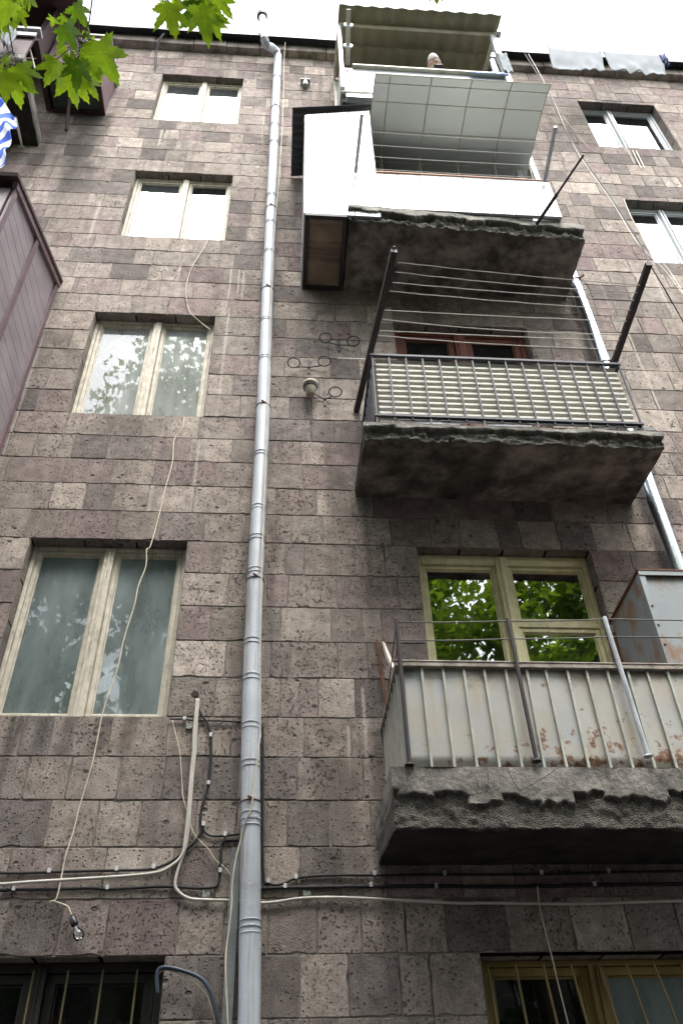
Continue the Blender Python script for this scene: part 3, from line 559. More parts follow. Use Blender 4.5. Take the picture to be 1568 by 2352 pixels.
aw, atp = at(818, 945, -.01), atz(905, 575, ZA); S = MB(); S.bar(aw, atp, .05, .045); S.bar(lerp(aw, atp, .93) + V(-.02, 0, .03), atp + V(-.0, -.02, .03), .014); S.build('clothesline_arm', M['darkmetal'], b3)
rt = atz(1490, 605, 4.8); rb = atz(1410, 832, 4.78); rw = rb + (rb - rt) * (abs(rb.y) / abs(rb.y - rt.y)) * .98; S = MB(); S.bar(rw, rt, .05, .045); S.build('clothesline_arm', M['darkmetal'], b3)
LL = [(915, 602), (908, 624), (901, 648), (895, 668), (884, 712), (879, 733), (872, 759), (868, 770)]
RV = [(1478, 655), (1472, 672), (1465, 690), (1458, 712), (1448, 738), (1438, 768), (1432, 782), (1424, 802)]
for i, (l, r_) in enumerate(zip(LL, RV)):
    a, b = atz(*l, ZA), atz(*r_, 4.78); S = MB(); S.tube(sag(a, b, (.02, .035, .02, .02, .01, .05, .008, .03)[i], 16, .004, i), .0042, 6)
    tag(S.build('clothesline', M['cord'], None), ('outermost pale clothesline between the two dark balcony arms', 'second clothesline in from the arm tips, slightly slack', 'third clothesline in from the arm tips', 'fourth clothesline in from the arm tips', 'fifth clothesline, with a wide gap before it', 'slackest clothesline, drooping towards the red brown window', 'straight clothesline in front of the red brown window top', 'clothesline nearest the railing of the corrugated balcony')[i], 'clothesline', 'clotheslines over the corrugated balcony')
# --- third upper balcony (white panels, awning)
b4 = slab('balcony', 2.545, 5.05, -.90, -.80, 6.76, 6.55, 6.58, M['concrete'], 23, .06, .018, .42, .012, 'balcony closed with white panels under a smoky awning')
YP = -.87; XL, XM = 2.115, 2.885
S = MB()
def board(a, b, za, zb_, ya=YP, ta=None):
    S.add([(a + .004, ya, za), (b - .004, ya, za), (b - .004, ya, ta if ta else zb_), (a + .004, ya, zb_), (a + .004, ya + .03, za), (b - .004, ya + .03, za), (b - .004, ya + .03, ta if ta else zb_), (a + .004, ya + .03, zb_)], [(0, 1, 2, 3), (4, 7, 6, 5), (0, 3, 7, 4), (1, 5, 6, 2), (3, 2, 6, 7), (0, 4, 5, 1)])
for a, b in ((XL, 2.37), (2.37, 2.62), (2.62, XM)): board(a, b, 6.6, lerp(8.87, 9.08, (a - XL) / .77), ta=lerp(8.87, 9.08, (b - XL) / .77))
S.build('tall_panel', M['panel'], b4)
S = MB(); n = 8
for i in range(n): a = lerp(XM, 4.79, i / n); b = lerp(XM, 4.79, (i + 1) / n); board(a, b, 6.6 + .18, lerp(7.51, 7.53, i / n))
pa = S.build('parapet_panel', M['panel'], b4); S = MB(); S.box((XL + .02, YP + .032, 6.79), (4.785, YP + .045, 7.5)); S.build('backing', M['darkcorr'], b4); S = MB(); S.box((XL + .02, YP + .032, 7.502), (XM - .01, YP + .045, 8.85)); S.build('backing', M['darkcorr'], b4)
S = MB(); S.box((XM + .002, YP - .01, 7.532), (4.8, YP + .045, 7.552)); S.build('parapet_cap', simple('rusty_brown_cap', (.35, .2, .13), .7), b4)
S = MB(); S.add([(XL - .002, YP + .002, 6.6), (XL - .002, -.0, 6.62), (XL - .002, -.0, 9.05), (XL - .002, YP + .002, 8.86)], [(0, 1, 2, 3)])
S.build('side_panel', M['panel'], b4, thick=.02); S = MB(); S.add([(4.79, YP + .002, 6.78), (4.79, -.0, 6.78), (4.79, -.0, 7.5), (4.79, YP + .002, 7.5)], [(0, 1, 2, 3)]); S.build('side_panel', M['panel'], b4, thick=.02)
S = MB(); S.box((4.80, -.3, 7.52), (4.86, -.0, 8.94)); S.build('jamb', M['panel'], b4)
S = MB(); S.box((XL + .03, YP + .05, 6.57), (2.53, -.02, 6.595)); S.build('wood_floor', M['wood'], b4)
S = MB(); S.box((XL, YP - .004, 6.555), (2.54, YP + .04, 6.598)); S.box((XL, YP + .041, 6.545), (XL + .045, -.0, 6.597)); S.box((XL + .046, -.05, 6.547), (2.535, -.0, 6.569)); S.box((2.5, YP + .042, 6.546), (2.54, -.052, 6.568)); S.build('floor_frame', M['darkmetal'], b4)
S = MB(); S.grid(lambda s, t: V(lerp(XL - .16, XM + .0, s), lerp(YP - .05, -.02, t), lerp(8.9, 9.12, s) + .02 + .016 * math.sin(t * 2 * math.pi * 9) + .1 * t), 4, 90); S.build('roof_sheet', M['darkcorr'], b4, thick=.006, smooth=True)
prof = [(-1.37, 8.9), (-1.2, 8.97), (-1.0, 9.0), (-.7, 9.01), (-.35, 9.005), (-.05, 9.0)]
def aw_(s, t):
    k = t * 5; i = min(4, int(k)); f = k - i; return V(lerp(2.9, 4.96, s), lerp(prof[i][0], prof[i + 1][0], f), lerp(prof[i][1], prof[i + 1][1], f))
S = MB(); S.grid(aw_, 1, 20); S.build('awning_sheet', M['awning'], b4, smooth=True, thick=.006)
ribx = [0.0, .085, .32, .55, .78, 1.0]
for s in ribx: S = MB(); S.tube([aw_(s, t / 20) - V(0, 0, .014) for t in range(21)], .006, 6); S.build('awning_rib', M['pole'], b4)
for t in (0, .14, .38, .62, .84): S = MB(); S.tube([aw_(0, t) - V(0, 0, .012), aw_(1, t) - V(0, 0, .012)], .0055, 6); S.build('awning_rib', M['pole'], b4)
S = MB()
for s in (.085, .32, .55, .78, 1.): p = aw_(s, .8); S.tube([p, V(p.x, -.3, 8.4), V(p.x, -.12, 8.0)], .01, 6)
S.build('awning_bracket', M['pole'], b4)
tipL, basL = atz(831, 260, 7.35), V(2.655, YP - .02, 7.47); tipR, basR = atz(1275, 290, 7.4), V(4.74, YP - .02, 7.48)
for a, b in ((basL, tipL), (basR, tipR)): S = MB(); S.bar(a, b, .035, .03); S.build('clothesline_arm', M['greyrod'], b4)
for i, f in enumerate((.72, .5, .3, .08, .0)):
    S = MB(); S.tube(sag(lerp(basL, tipL, f), lerp(basR, tipR, f), .015, 12), .004, 6); tag(S.build('clothesline', M['cord'], None), ('outermost clothesline in front of the smoky awning', 'second clothesline out in front of the smoky awning', 'third clothesline in front of the smoky awning', 'fourth clothesline, just above the white parapet panels', 'clothesline lying lowest along the white parapet top')[i], 'clothesline', 'clotheslines by the white panelled balcony')
a = V(4.5, -.86, 6.62); b = atz(1340, 355, 6.7); S = MB(); S.tube([a, lerp(a, b, .45)], .019, 8); S.tube([lerp(a, b, .45), b], .012, 8); S.build('clothesline_arm', M['darkmetal'], b4)
# --- top balcony
b5 = slab('balcony', 2.55, 5.0, -.88, -.86, 9.6, 9.42, 9.45, M['concrete'], 31, .06, .022, .3, .012, 'top balcony with white parapet and olive roof sheet')
S = MB(); yq = -.87; ztop = 10.33
S.box((2.55, yq, 9.6), (4.78, yq + .03, ztop)); S.build('parapet_panel', M['panel'], b5)
S = MB(); S.box((2.55, yq + .032, 9.6), (2.58, -.0, ztop)); S.build('side_panel', M['panel'], b5); S = MB(); S.box((4.75, yq + .032, 9.6), (4.78, -.0, ztop)); S.build('side_panel', M['panel'], b5)
S = MB(); S.box((2.72, yq - .05, ztop + .002), (4.8, yq + .08, ztop + .03)); S.build('parapet_cap', M['pole'], b5)
S = MB(); S.box((2.61, yq - .05, 9.33), (2.95, yq + .03, 9.42)); S.build('lower_beam', M['greyrod'], b5)
def can(s, t): x_ = lerp(2.56, 4.86, s); return V(x_, lerp(-1.17, -.03, t), lerp(11.72, 12.15, t) + .022 * math.sin(s * 2 * math.pi * 11) + (.018 if t < .5 else 0))
S = MB(); S.grid(lambda s, t: can(s * .505, t * .52), 70, 3); S.grid(lambda s, t: can(.495 + s * .505, t * .52) + V(0, 0, .006), 70, 3)
S.grid(lambda s, t: can(s * .505, .48 + t * .52) + V(0, 0, .0), 70, 3); S.grid(lambda s, t: can(.495 + s * .505, .48 + t * .52) + V(0, 0, .006), 70, 3); S.build('roof_sheet', M['olive'], b5, smooth=True, thick=.004)
S = MB(); S.box((2.56, -.93, 11.735), (4.84, -.89, 11.775)); S.build('roof_beam', M['pole'], b5)
for x_ in (2.57, 4.8): S = MB(); S.bar((x_, -.9, 11.77), (x_, -.03, 12.1), .035, .03); S.build('roof_beam', M['pole'], b5)
for x_, w_ in ((2.575, .05), (4.77, .07)): S = MB(); S.box((x_ - w_ / 2, -.92, 9.62), (x_ + w_ / 2, -.86 + .0, 11.735)); S.build('post', M['upvc'], b5)
S = MB(); S.box((2.56, -.03, 9.62), (2.63, -.0, 12.1)); S.build('post', M['pole'], b5); S = MB(); S.box((4.74, -.03, 9.62), (4.8, -.0, 12.1)); S.build('post', M['pole'], b5)
a, b = V(2.66, -.9, 10.36), atz(800, 20, 10.5); S = MB(); S.bar(a, b, .055, .04); arm = S.build('clothesline_arm', M['pole'], b5)
for f in (.35, .72): S = MB(); p = lerp(a, b, f); S.lathe(p + V(0, -.01, 0), [(.06, 0), (.06, .02), (.02, .022)], (0, 1, -.02), 20); S.build('pulley', M['upvc'], b5)
# --- left balconies at the picture edge
xl = -.47
def roofz(y): return lerp(6.47, 5.9, -y / 1.4)
bl = MB(); nb = 17
for i in range(nb):
    z0 = 3.45 + i * .16; z1 = z0 + .152; sl_ = .02
    if z0 > 5.85: break
    bl.box((xl - .02, -1.36, z0), (xl, -.0, z1))
bl.add([(xl - .004, -1.36, 5.85), (xl - .004, 0, 5.85), (xl - .004, 0, 6.45), (xl - .004, -1.36, 5.9)], [(0, 1, 2, 3)])
bx = bl.build('balcony', M['plank'], bld, label) if False else bl.build('balcony', M['plank'], bld); bx['label'] = 'balcony boxed in with purple brown boards'
S = MB()
for y_ in (-1.36, -.72, -.03): S.box((xl + .001, y_ - .035, 3.45), (xl + .022, y_ + .035, roofz(y_) - .02))
S.bar((xl + .012, -1.42, 5.86), (xl + .012, -.0, 6.45), .045, .09); S.build('corner_post', M['plumtrim'], bx)
S = MB(); S.box((-3.2, -1.4, 3.45), (xl - .022, -1.37, 5.82)); S.build('front_board', M['plank'], bx)
S = MB(); S.add([(-3.2, -1.5, 5.88), (xl + .05, -1.5, 5.88), (xl + .05, 0, 6.5), (-3.2, 0, 6.5)], [(0, 1, 2, 3)]); S.build('roof', M['darkplum'], bx, thick=.04)
S = MB(); S.box((-3.2, -1.36, 3.3), (xl - .0, 0, 3.44)); S.build('slab', M['concrete'], bx)
c5 = atz(60, 130, 9.62); b6 = slab('balcony', -3.4, -1.29, -1.03, -1.03, 9.72, 9.5, 9.5, M['concrete2'], 41, .04, .03, .6, .01, 'dark slab balcony behind the leaves')
S = MB(); S.box((-3.4, -1.0, 9.72), (-1.32, -.97, 10.5)); S.build('parapet_panel', M['darkplum'], b6)
S = MB(); S.box((-3.4, -1.05, 10.5), (-1.28, -.93, 10.56)); S.box((-3.4, -1.04, 10.3), (-1.3, -1.02, 10.4)); S.build('top_rail', M['greyrod'], b6)
S = MB(); S.add([(-3.4, -1.5, 11.35), (-.98, -1.5, 11.35), (-1.0, -.02, 12.3), (-3.4, -.02, 12.3)], [(0, 1, 2, 3)]); S.build('roof', M['darkplum'], b6, thick=.05)
S = MB(); S.box((-1.4, -.9, 10.5), (-1.33, -.02, 11.9)); S.build('side_panel', M['darkplum'], b6)
zu = 10.52; bxr, byf = -.62, -.62
S = MB(); S.box((bxr - .03, byf, zu + .03), (bxr, -.0, zu + .92)); S.box((-1.30, byf - .03, zu + .03), (bxr, byf - .001, zu + .92))
lb = S.build('storage_box', M['plumtrim'], b6); lb['label'] = 'plum wooden box hung on the wall beside the slab'
S = MB(); S.box((-1.3, byf, zu + .004), (bxr - .0, -.0, zu + .028)); S.build('box_floor', M['greenish'], b6)
S = MB(); S.box((-1.31, byf - .04, zu - .03), (bxr + .01, byf + .02, zu + .003)); S.box((-1.31, -.06, zu - .03), (bxr + .01, -.0, zu + .003)); S.box((bxr - .04, byf + .021, zu - .03), (bxr + .01, -.061, zu + .003)); S.build('box_rim', M['darkplum'], b6)
S = MB(); S.box((-1.32, byf - .06, zu + .93), (bxr + .04, .0, zu + .96)); S.build('box_lid', M['greyrod'], b6)
S = MB(); p = at(152, 298, -.02); S.tube([p, V(p.x + .02, -.35, zu - .02)], .022, 8); S.build('brace', M['darkplum'], b6)
S = MB(); a = atx(46, 20, -1.22); S.tube([at(80, 157, -.75), at(46, 20, -1.0)], .014, 6); S.build('pole', M['pole'], b6)
# striped curtain of the balcony below
b7 = MB()
def strp(s, t):
    a = lerp(at(-40, 170, -.95), at(37, 272, -.95), s); b = lerp(at(-60, 420, -.95), at(0, 398, -.95), s); p = lerp(a, b, t); p.y += .03 * math.sin(t * 17) * (s ** 2) + .05 * nz((s * 4, t * 4, 2)); p.x += .015 * math.sin(t * 19) * s; return p
b7.grid(strp, 24, 40, lambda s, t: ((s * .6 + t * .8) * .75,) * 3 + (1,)); tag(b7.build('striped_curtain', M['stripes'], None, smooth=True, thick=.004), 'blue and white striped cloth hanging at the left edge', 'curtain')
S = MB(); S.tube([at(51, 338, -.02), at(36, 270, -.9)], .014, 8); S.lathe(at(48, 338, -.005) , [(.06, 0), (.05, .01)], (0, -1, 0), 4); tag(S.build('curtain_rod', M['pole'], None), 'pale rod from the wall holding the striped cloth', 'rod')

# ---------------------------------------------------------------- drainpipes
def lookup(tab, v):
    for (v0, u0), (v1, u1) in zip(tab, tab[1:]):
        if v0 <= v <= v1: return lerp(u0, u1, (v - v0) / (v1 - v0))
    return tab[-1][1] if v > tab[-1][0] else tab[0][1]
dp = thing('drainpipe', 'grey painted drainpipe running the full height left of the balconies', 'drainpipe', (1.86, -.1, GZ))
PT = [(128, 638), (400, 626), (680, 614), (1000, 602), (1240, 590), (1500, 579), (1700, 575), (2000, 575), (2352, 573)]
def pp(v): return at(lookup(PT, v), v, -.1)
cuts = [128, 245, 397, 481, 655, 668, 936, 1171, 1335, 1671, 1845, 2037, 2139, 2420]
rp = .0605
for a, b in zip(cuts, cuts[1:]):
    pts = [pp(lerp(a, b, i / 8)) for i in range(9)]
    if b == 2420: pts = [pp(2139), pp(2300), V(1.87, -.1, -.9), V(1.88, -.1, -2.5), V(1.88, -.22, -2.62)]
    S = MB(); S.tube(pts, [rp + .0025 * (i == 0) for i in range(len(pts))], 20, False); S.build('pipe_section', M['pipewhite'], dp, smooth=True)
for v in (180, 290, 330, 453, 515, 582, 739, 827, 1047, 1240, 1316, 1478, 1560, 1758, 1877, 1893, 2125, 2139, 1171, 1671):
    p = pp(v); d = (pp(v + 3) - pp(v)).normalized()
    for e in (-.018, .018): S = MB(); S.ring(p + d * e, rp + .001, .0042, d); S.build('bead', M['pipewhite'], dp, smooth=True)
for v in (250, 481, 668, 936, 1335, 1845):
    p = pp(v); d = (pp(v + 3) - pp(v)).normalized(); S = MB(); S.ring(p, rp + .003, .005, d); S.bar(p + V(.02, -rp, 0), p + V(-.015, -rp - .02, .012), .012); S.bar(p + V(0, rp, 0), p + V(0, .1, 0), .016); S.build('bracket', M['rust'], dp)
p0 = pp(128); b1, b2_ = at(608, 92, -.36), at(602, 36, -.36)
S = MB(); S.tube([p0 + V(0, 0, -.02), p0 + V(-.02, -.03, .1), lerp(p0, b1, .5) + V(0, 0, .04), b1 + V(.03, .03, -.1), b1], rp, 20, False); S.build('elbow', M['pipewhite'], dp, smooth=True)
S = MB(); S.tube([b1, lerp(b1, b2_, .5), b2_], rp - .004, 20, False); S.ring(b1, rp + .001, .005); S.build('pipe_section', M['pipewhite'], dp, smooth=True)
S = MB(); S.tube([b2_ - V(0, 0, .05), b2_ + V(0, 0, .06)], rp + .022, 20); S.build('cap', M['darkmetal'], dp)
dz = thing('drainpipe', 'bright zinc drainpipe on the right, passing behind the balcony ends', 'drainpipe', (5.15, -.11, GZ))
zx = lambda z: 5.125 + .02 * math.sin((z - 2.6) / 7 * math.pi)
zs_ = [12.95, 11.2, 9.4, 7.6, 5.4, 3.9, 1.9, .2, -1.4, -2.6]
for a, b in zip(zs_, zs_[1:]):
    S = MB(); S.tube([V(zx(lerp(a, b, i / 6)), -.11, lerp(a, b, i / 6)) for i in range(7)], [.067] + [.064] * 6, 22, False); S.build('pipe_section', M['zinc'], dz, smooth=True)
    for e in (.03, .06): S = MB(); S.ring(V(zx(a), -.11, a - e), .066, .0035, n=24, k=6); S.build('bead', M['zinc'], dz, smooth=True)
for z in (6.75, 5.3, 2.4, 9.8): S = MB(); S.ring(V(zx(z), -.11, z), .069, .006); S.bar((zx(z) + .03, -.17, z), (zx(z) + .08, -.2, z + .02), .016); S.bar((zx(z), -.05, z), (zx(z), -.0, z), .016); S.build('bracket', M['rust'], dz)
S = MB(); hx = zx(12.9); S.prism([(hx - .09, -.2, 12.95), (hx + .09, -.2, 12.95), (hx + .17, -.32, 13.5), (hx - .17, -.32, 13.5)], (0, .18, 0)); S.box((hx - .19, -.38, 13.5), (hx + .19, -.1, 13.62)); S.build('hopper', M['zinc'], dz)
S = MB(); S.box((1.718, -.05, -2.8), (1.775, -.012, .58)); S.box((1.722, -.054, -2.8), (1.728, -.0505, .575)); tag(S.build('cable_duct', M['greyduct'], None), 'grey metal duct standing behind the lower drainpipe', 'duct')

# ---------------------------------------------------------------- cables along the wall
def z4(x, y): return (x * .4, 1724.8 + y * .4)
def z5(x, y): return (564.5 + x * .36, 1724.8 + y * .36)
def z6(x, y): return (1003.5 + x * .36, 1724.8 + y * .36)
def cable(name, label, cat, segs, r, mat, y=-.016, clips=(), grp=None, n=8):
    pts = [at(q[0], q[1], q[2] if len(q) > 2 else y) for q in segs]
    S = MB(); S.tube(smooth_path(pts), r, n); o_ = S.build(name, M[mat], None, smooth=True); tag(o_, label, cat, grp)
    for c in clips:
        p = at(*c, -.012); K = MB(); K.box((p.x - .009, -.032, p.z - .013), (p.x + .009, -.008, p.z + .013)); K.build('clip', M['clip'], o_)
    return o_
cable('cable', 'black cable with white clips running left above the beige conduit', 'cable', [z4(*q) for q in ((-300, 700), (0, 703), (120, 704), (285, 698), (480, 692), (670, 688), (800, 686), (880, 678), (960, 650), (1030, 605), (1090, 550), (1130, 510), (1155, 460), (1150, 400), (1160, 320), (1195, 200), (1210, 60), (1212, -20))] + [(484, 1690), (478, 1665), (462, 1640), (449, 1614)], .0085, 'blackcable', clips=[z4(285, 692), z4(672, 680), z4(884, 668), z4(1168, 424), z4(1197, 187)] + [(484, 1690)])
cable('cable', 'short black cable looping from the hole side to the drainpipe', 'cable', [z4(*q) for q in ((1165, 450), (1185, 478), (1230, 492), (1290, 488), (1375, 480))], .007, 'blackcable', clips=[z4(1292, 482)])
cable('cable', 'black cable under the beige conduit, stepping up beside the drainpipe', 'cable', [z4(*q) for q in ((-300, 800), (0, 805), (80, 800), (320, 796), (520, 790), (620, 796), (760, 790), (880, 782), (1000, 782), (1120, 790), (1210, 787), (1250, 770), (1262, 690), (1268, 600), (1272, 535), (1300, 516), (1372, 516))], .0085, 'blackcable', clips=[z4(82, 794), z4(618, 788), z4(1264, 690)])
cable('conduit', 'twin beige conduit dropping from the wall hole and bending left', 'conduit', [(452, 1606), (449, 1640), (444, 1700)] + [z4(*q) for q in ((1110, 0), (1095, 150), (1080, 350), (1062, 520), (1045, 600), (985, 660), (900, 700), (700, 722), (450, 738), (200, 753), (0, 768), (-300, 790))], .0095, 'whitecable', y=-.03)
cable('conduit', 'beige conduit dropping from the wall hole and running right under the balcony', 'conduit', [(456, 1606), (453, 1640), (449, 1700)] + [z4(*q) for q in ((1120, 10), (1105, 160), (1090, 350), (1072, 520), (1050, 600), (1020, 690), (1005, 770), (1030, 815), (1090, 850), (1200, 858), (1380, 862))] + [z5(*q) for q in ((100, 972), (200, 965), (320, 946), (450, 938), (620, 938), (850, 948), (1100, 962), (1400, 975))] + [z6(*q) for q in ((300, 972), (640, 977), (980, 977), (1300, 966), (1700, 958))], .009, 'whitecable', y=-.022)
cable('cable', 'black cable with white clips right of the drainpipe, upper of two', 'cable', [(603, 1662), (604, 1760), (603, 1900), (603, 1960)] + [z5(*q) for q in ((115, 830), (140, 850), (200, 858), (260, 840), (320, 815), (450, 800), (620, 795), (820, 796), (1100, 792))] + [z6(*q) for q in ((40, 792), (650, 790), (1090, 778), (1540, 770), (1800, 768))], .0075, 'blackcable', clips=[z5(143, 833), z5(320, 808), z5(820, 786), z5(1265, 785), z6(662, 780), z6(1090, 770)])
cable('cable', 'thick black cable right of the drainpipe, lower of two', 'cable', [z5(*q) for q in ((60, 884), (130, 880), (250, 875), (450, 872), (800, 866), (1100, 864))] + [z6(*q) for q in ((300, 868), (700, 866), (1000, 858), (1520, 852), (1800, 850))], .011, 'blackcable', clips=[z5(250, 866), z5(797, 858), z5(1212, 864), z6(1000, 854)])
cable('cable', 'black cable from the window corner across to the drainpipe', 'cable', [(390, 1652), (420, 1652), (440, 1655), (500, 1656), (553, 1659)], .006, 'blackcable', clips=[(424, 1652)])
cable('wire', 'thin loose pale wire hanging beside the twin conduit', 'wire', [(396, 1655), (404, 1690), (413, 1730), (418, 1800)] + [z4(*q) for q in ((1050, 260), (1080, 370), (1110, 470), (1150, 520), (1200, 570), (1240, 630), (1300, 680), (1332, 730))], .003, 'wire', y=-.02)
cable('wire', 'pale wire crossing the drainpipe and hanging down beside the duct', 'wire', [(598, 1690, -.17), (592, 1730, -.17), (578, 1850, -.17), (566, 1880, -.17)] + [z4(*q) + (-.14,) for q in ((1385, 500), (1350, 640), (1332, 780), (1330, 880), (1315, 1020), (1298, 1150), (1295, 1250), (1300, 1400), (1310, 1600))], .0045, 'wire')
wr = cable('wire', 'long pale wire dangling past the left windows to the bare bulb', 'wire', [(487, 543), (480, 548), (470, 566), (462, 578), (440, 615), (430, 645), (427, 672), (434, 712), (455, 735), (484, 758)], .004, 'wire', y=-.02)
cable('wire', 'pale wire hanging from the third storey sill down to the bare bulb', 'wire', [(423, 958), (418, 985), (400, 1010), (396, 1060), (380, 1120), (362, 1195), (345, 1255), (337, 1262), (335, 1300), (318, 1345), (311, 1380), (304, 1405), (284, 1470), (276, 1510), (262, 1560), (238, 1630), (225, 1690), (214, 1745), (200, 1795), (182, 1855), (170, 1905), (150, 1970), (140, 2020), (132, 2058), (126, 2068)], .0045, 'wire', y=-.03)
cable('wire', 'short pale wire from the loop to the bulb socket', 'wire', [(113, 2073), (122, 2070), (130, 2073), (148, 2079), (158, 2086), (163, 2100), (166, 2108)], .0042, 'wire', y=-.03)
bu = thing('light_bulb', 'clear bare light bulb in a black socket dangling on the wall', 'light bulb', at(172, 2120, -.05))
p, q = at(165, 2106, -.04), at(184, 2158, -.06); d = (q - p).normalized()
S = MB(); S.lathe(p, [(.006, -.01), (.012, 0), (.019, .012), (.021, .05), (.019, .056)], d, 16); S.build('socket', M['bakelite'], bu, smooth=True)
S = MB(); S.lathe(p + d * .056, [(.013, 0), (.0135, .018), (.02, .032), (.029, .05), (.031, .062), (.027, .08), (.016, .09), (.004, .094)], d, 20); S.build('bulb_glass', M['bulbglass'], bu, smooth=True)
S = MB(); S.tube([p + d * .056, p + d * .1], .004, 6); S.ring(p + d * .105, .01, .0012, d, 10, 4); S.build('filament', M['clip'], bu)
for (u, v), lb in (((474, 2057), 'small galvanised plate on the conduit left of the drainpipe'), ((705, 2054), 'small galvanised plate above the conduit right of the drainpipe'), ((436, 1671), 'tiny plate behind the twin conduit below the wall hole')):
    p = at(u, v, 0); S = MB(); S.box((p.x - .022, -.014, p.z - .017), (p.x + .022, -.0095, p.z + .017)); S.box((p.x - .022, -.02, p.z - .0172), (p.x - .012, -.0142, p.z + .0172)); S.box((p.x + .008, -.02, p.z - .009), (p.x + .018, -.0142, p.z + .009)); tag(S.build('mounting_plate', M['plate'], None), lb, 'plate')
S = MB(); p = at(448, 1594, -.004); S.lathe(p, [(.026, -.012), (.026, .0), (.02, .002)], (0, -1, 0), 18); S.ring(p + V(0, -.001, 0), .027, .006, (0, 1, 0), 16, 6); tag(S.build('cable_hole', simple('sooty_rust', (.045, .028, .022), .95, var=.5, scale=30), None), 'rusty rimmed round hole in the wall where cables enter', 'hole')
cable('cable', 'thick grey blue cable arching out from the ground floor window corner', 'cable', [z4(*q) + (-.06,) for q in ((905, 1400), (900, 1300), (915, 1255), (960, 1245), (1040, 1262), (1130, 1295), (1175, 1330), (1210, 1390), (1235, 1480), (1255, 1580))], .011, 'bluecable')
cable('cable', 'thin white cable arching beside the grey blue one', 'cable', [z4(*q) + (-.05,) for q in ((905, 1285), (940, 1262), (1000, 1270), (1080, 1310), (1150, 1360), (1195, 1420), (1215, 1480), (1240, 1570))], .004, 'wire')
for i, (pts, lb) in enumerate((([(375, 76), (362, 95), (356, 125), (355, 160)], 'left of two black cables looping over the cornice'), ([(378, 76), (366, 95), (360, 125), (358, 155)], 'right of two black cables looping over the cornice'))):
    q = [at(*a, y_) for a, y_ in zip(pts, (-.26, -.2, -.1, -.02))]; S = MB(); S.tube(smooth_path(q), .009, 6); tag(S.build('cable', M['blackcable'], None), lb, 'cable')
S = MB(); q = [at(655, 96, -.24), at(652, 140, -.14), at(650, 250, -.14), at(641, 400, -.16), at(628, 560, -.16), at(622, 700, -.17), at(612, 1000, -.17), at(603, 1240, -.17), at(598, 1450, -.17), at(598, 1690, -.17)]; S.tube(smooth_path(q), .0042, 6); tag(S.build('wire', M['wire'], None), 'thin pale wire hung from the roof edge down along the grey drainpipe', 'wire')
RW = [([(1205, 123), (1228, 160), (1262, 215), (1300, 300), (1345, 372), (1400, 450), (1470, 560), (1490, 605)], 'blackcable', .006, 'dark wire from the roof edge down to the right balcony arm'),
      ([(1213, 123), (1240, 170), (1268, 225), (1310, 320), (1350, 385), (1405, 462), (1462, 555), (1530, 625), (1600, 720)], 'cord', .004, 'pale wire from the roof edge sweeping past the right windows'),
      ([(1246, 190), (1290, 262), (1340, 325), (1365, 347), (1385, 350), (1392, 346)], 'wire', .003, 'thin wire looping to the sill of the top right window'),
      ([(1490, 605), (1530, 670), (1580, 760)], 'blackcable', .005, 'dark wire running on from the right balcony arm to the edge'),
      ([(1432, 455), (1450, 500), (1475, 540), (1500, 590), (1530, 612), (1580, 690)], 'cord', .004, 'pale wire along the left side of the big white right window')]
for i, (pts, mt, r_, lb) in enumerate(RW):
    ys = [-.28 if i < 2 else -.05] * len(pts)
    if i == 0: ys = [lerp(-.28, -1.5, k / 7) for k in range(8)]
    if i == 3: ys = [-1.5, -1.0, -.5]
    S = MB(); S.tube(smooth_path([at(*q, y_) for q, y_ in zip(pts, ys)]), r_, 6); tag(S.build('wire', M[mt], None), lb, 'wire')
for i, dx in enumerate((0, 8)):
    S = MB(); S.tube([at(1452 + dx, 345, -.02), at(1472 + dx, 385, -.02)], .006, 6); tag(S.build('wire', M['cord'], None), ('left', 'right')[i] + ' of two short pale cords hanging below the top right window', 'wire')
cable('wire', 'thin wire hanging over the lower right window in the balcony shade', 'wire', [z6(*q) + (-.1,) for q in ((640, 868), (655, 1000), (690, 1150), (735, 1330), (770, 1480), (810, 1640), (840, 1760))], .004, 'wire')

# ---------------------------------------------------------------- pot holders and pot
def holder(c, l, r_, lab):
    """c: bracket plate, l / r_: ring centres in photo units"""
    t = thing('pot_holder', lab, 'pot holder', at(*c, -.005), 'wrought iron pot holders on the wall')
    p = at(*c, -.006); S = MB(); S.box((p.x - .012, -.014, p.z - .1), (p.x + .012, -.008, p.z + .1)); S.build('plate', M['bluemetal'], t)
    out = []; cl, cr = at(*l, -.1), at(*r_, -.1); za = (cl.z + cr.z) / 2
    for cc in (cl, cr): S = MB(); S.ring(cc, .06, .0055, n=26); S.build('ring', M['darkmetal'], t, smooth=True); out.append(cc)
    S = MB(); S.tube(smooth_path([cl + V(.03, .052, -.004), V(lerp(cl.x, p.x, .55), -.03, lerp(cl.z, p.z - .01, .6)), V(p.x, -.02, p.z - .015), V(lerp(cr.x, p.x, .55), -.03, lerp(cr.z, p.z - .01, .6)), cr + V(-.03, .052, -.004)]), .006, 6); S.build('arm', M['bluemetal'], t, smooth=True)
    return out
def y5(x, y): return (595.8 + x * .3, 501.8 + y * .3)
holder(y5(606, 968), y5(505, 913), y5(718, 938), 'pot holder with two empty rings, topmost of three beside the balcony')
holder(y5(380, 1138), y5(262, 1104), y5(497, 1092), 'pot holder with two empty rings, middle one nearest the drainpipe')
o3 = holder(y5(500, 1380), y5(390, 1296), y5(580, 1327), 'pot holder carrying a pale flower pot in its left ring')
S = MB(); S.lathe(o3[0], [(.034, -.1), (.038, -.097), (.058, .0), (.06, .02), (.07, .022), (.072, .058), (.065, .06), (.055, .03), (.04, .0)], n=24); pt = S.build('flower_pot', M['clay'], None, smooth=True); tag(pt, 'pale clay flower pot hung in the iron ring on the wall', 'flower pot')
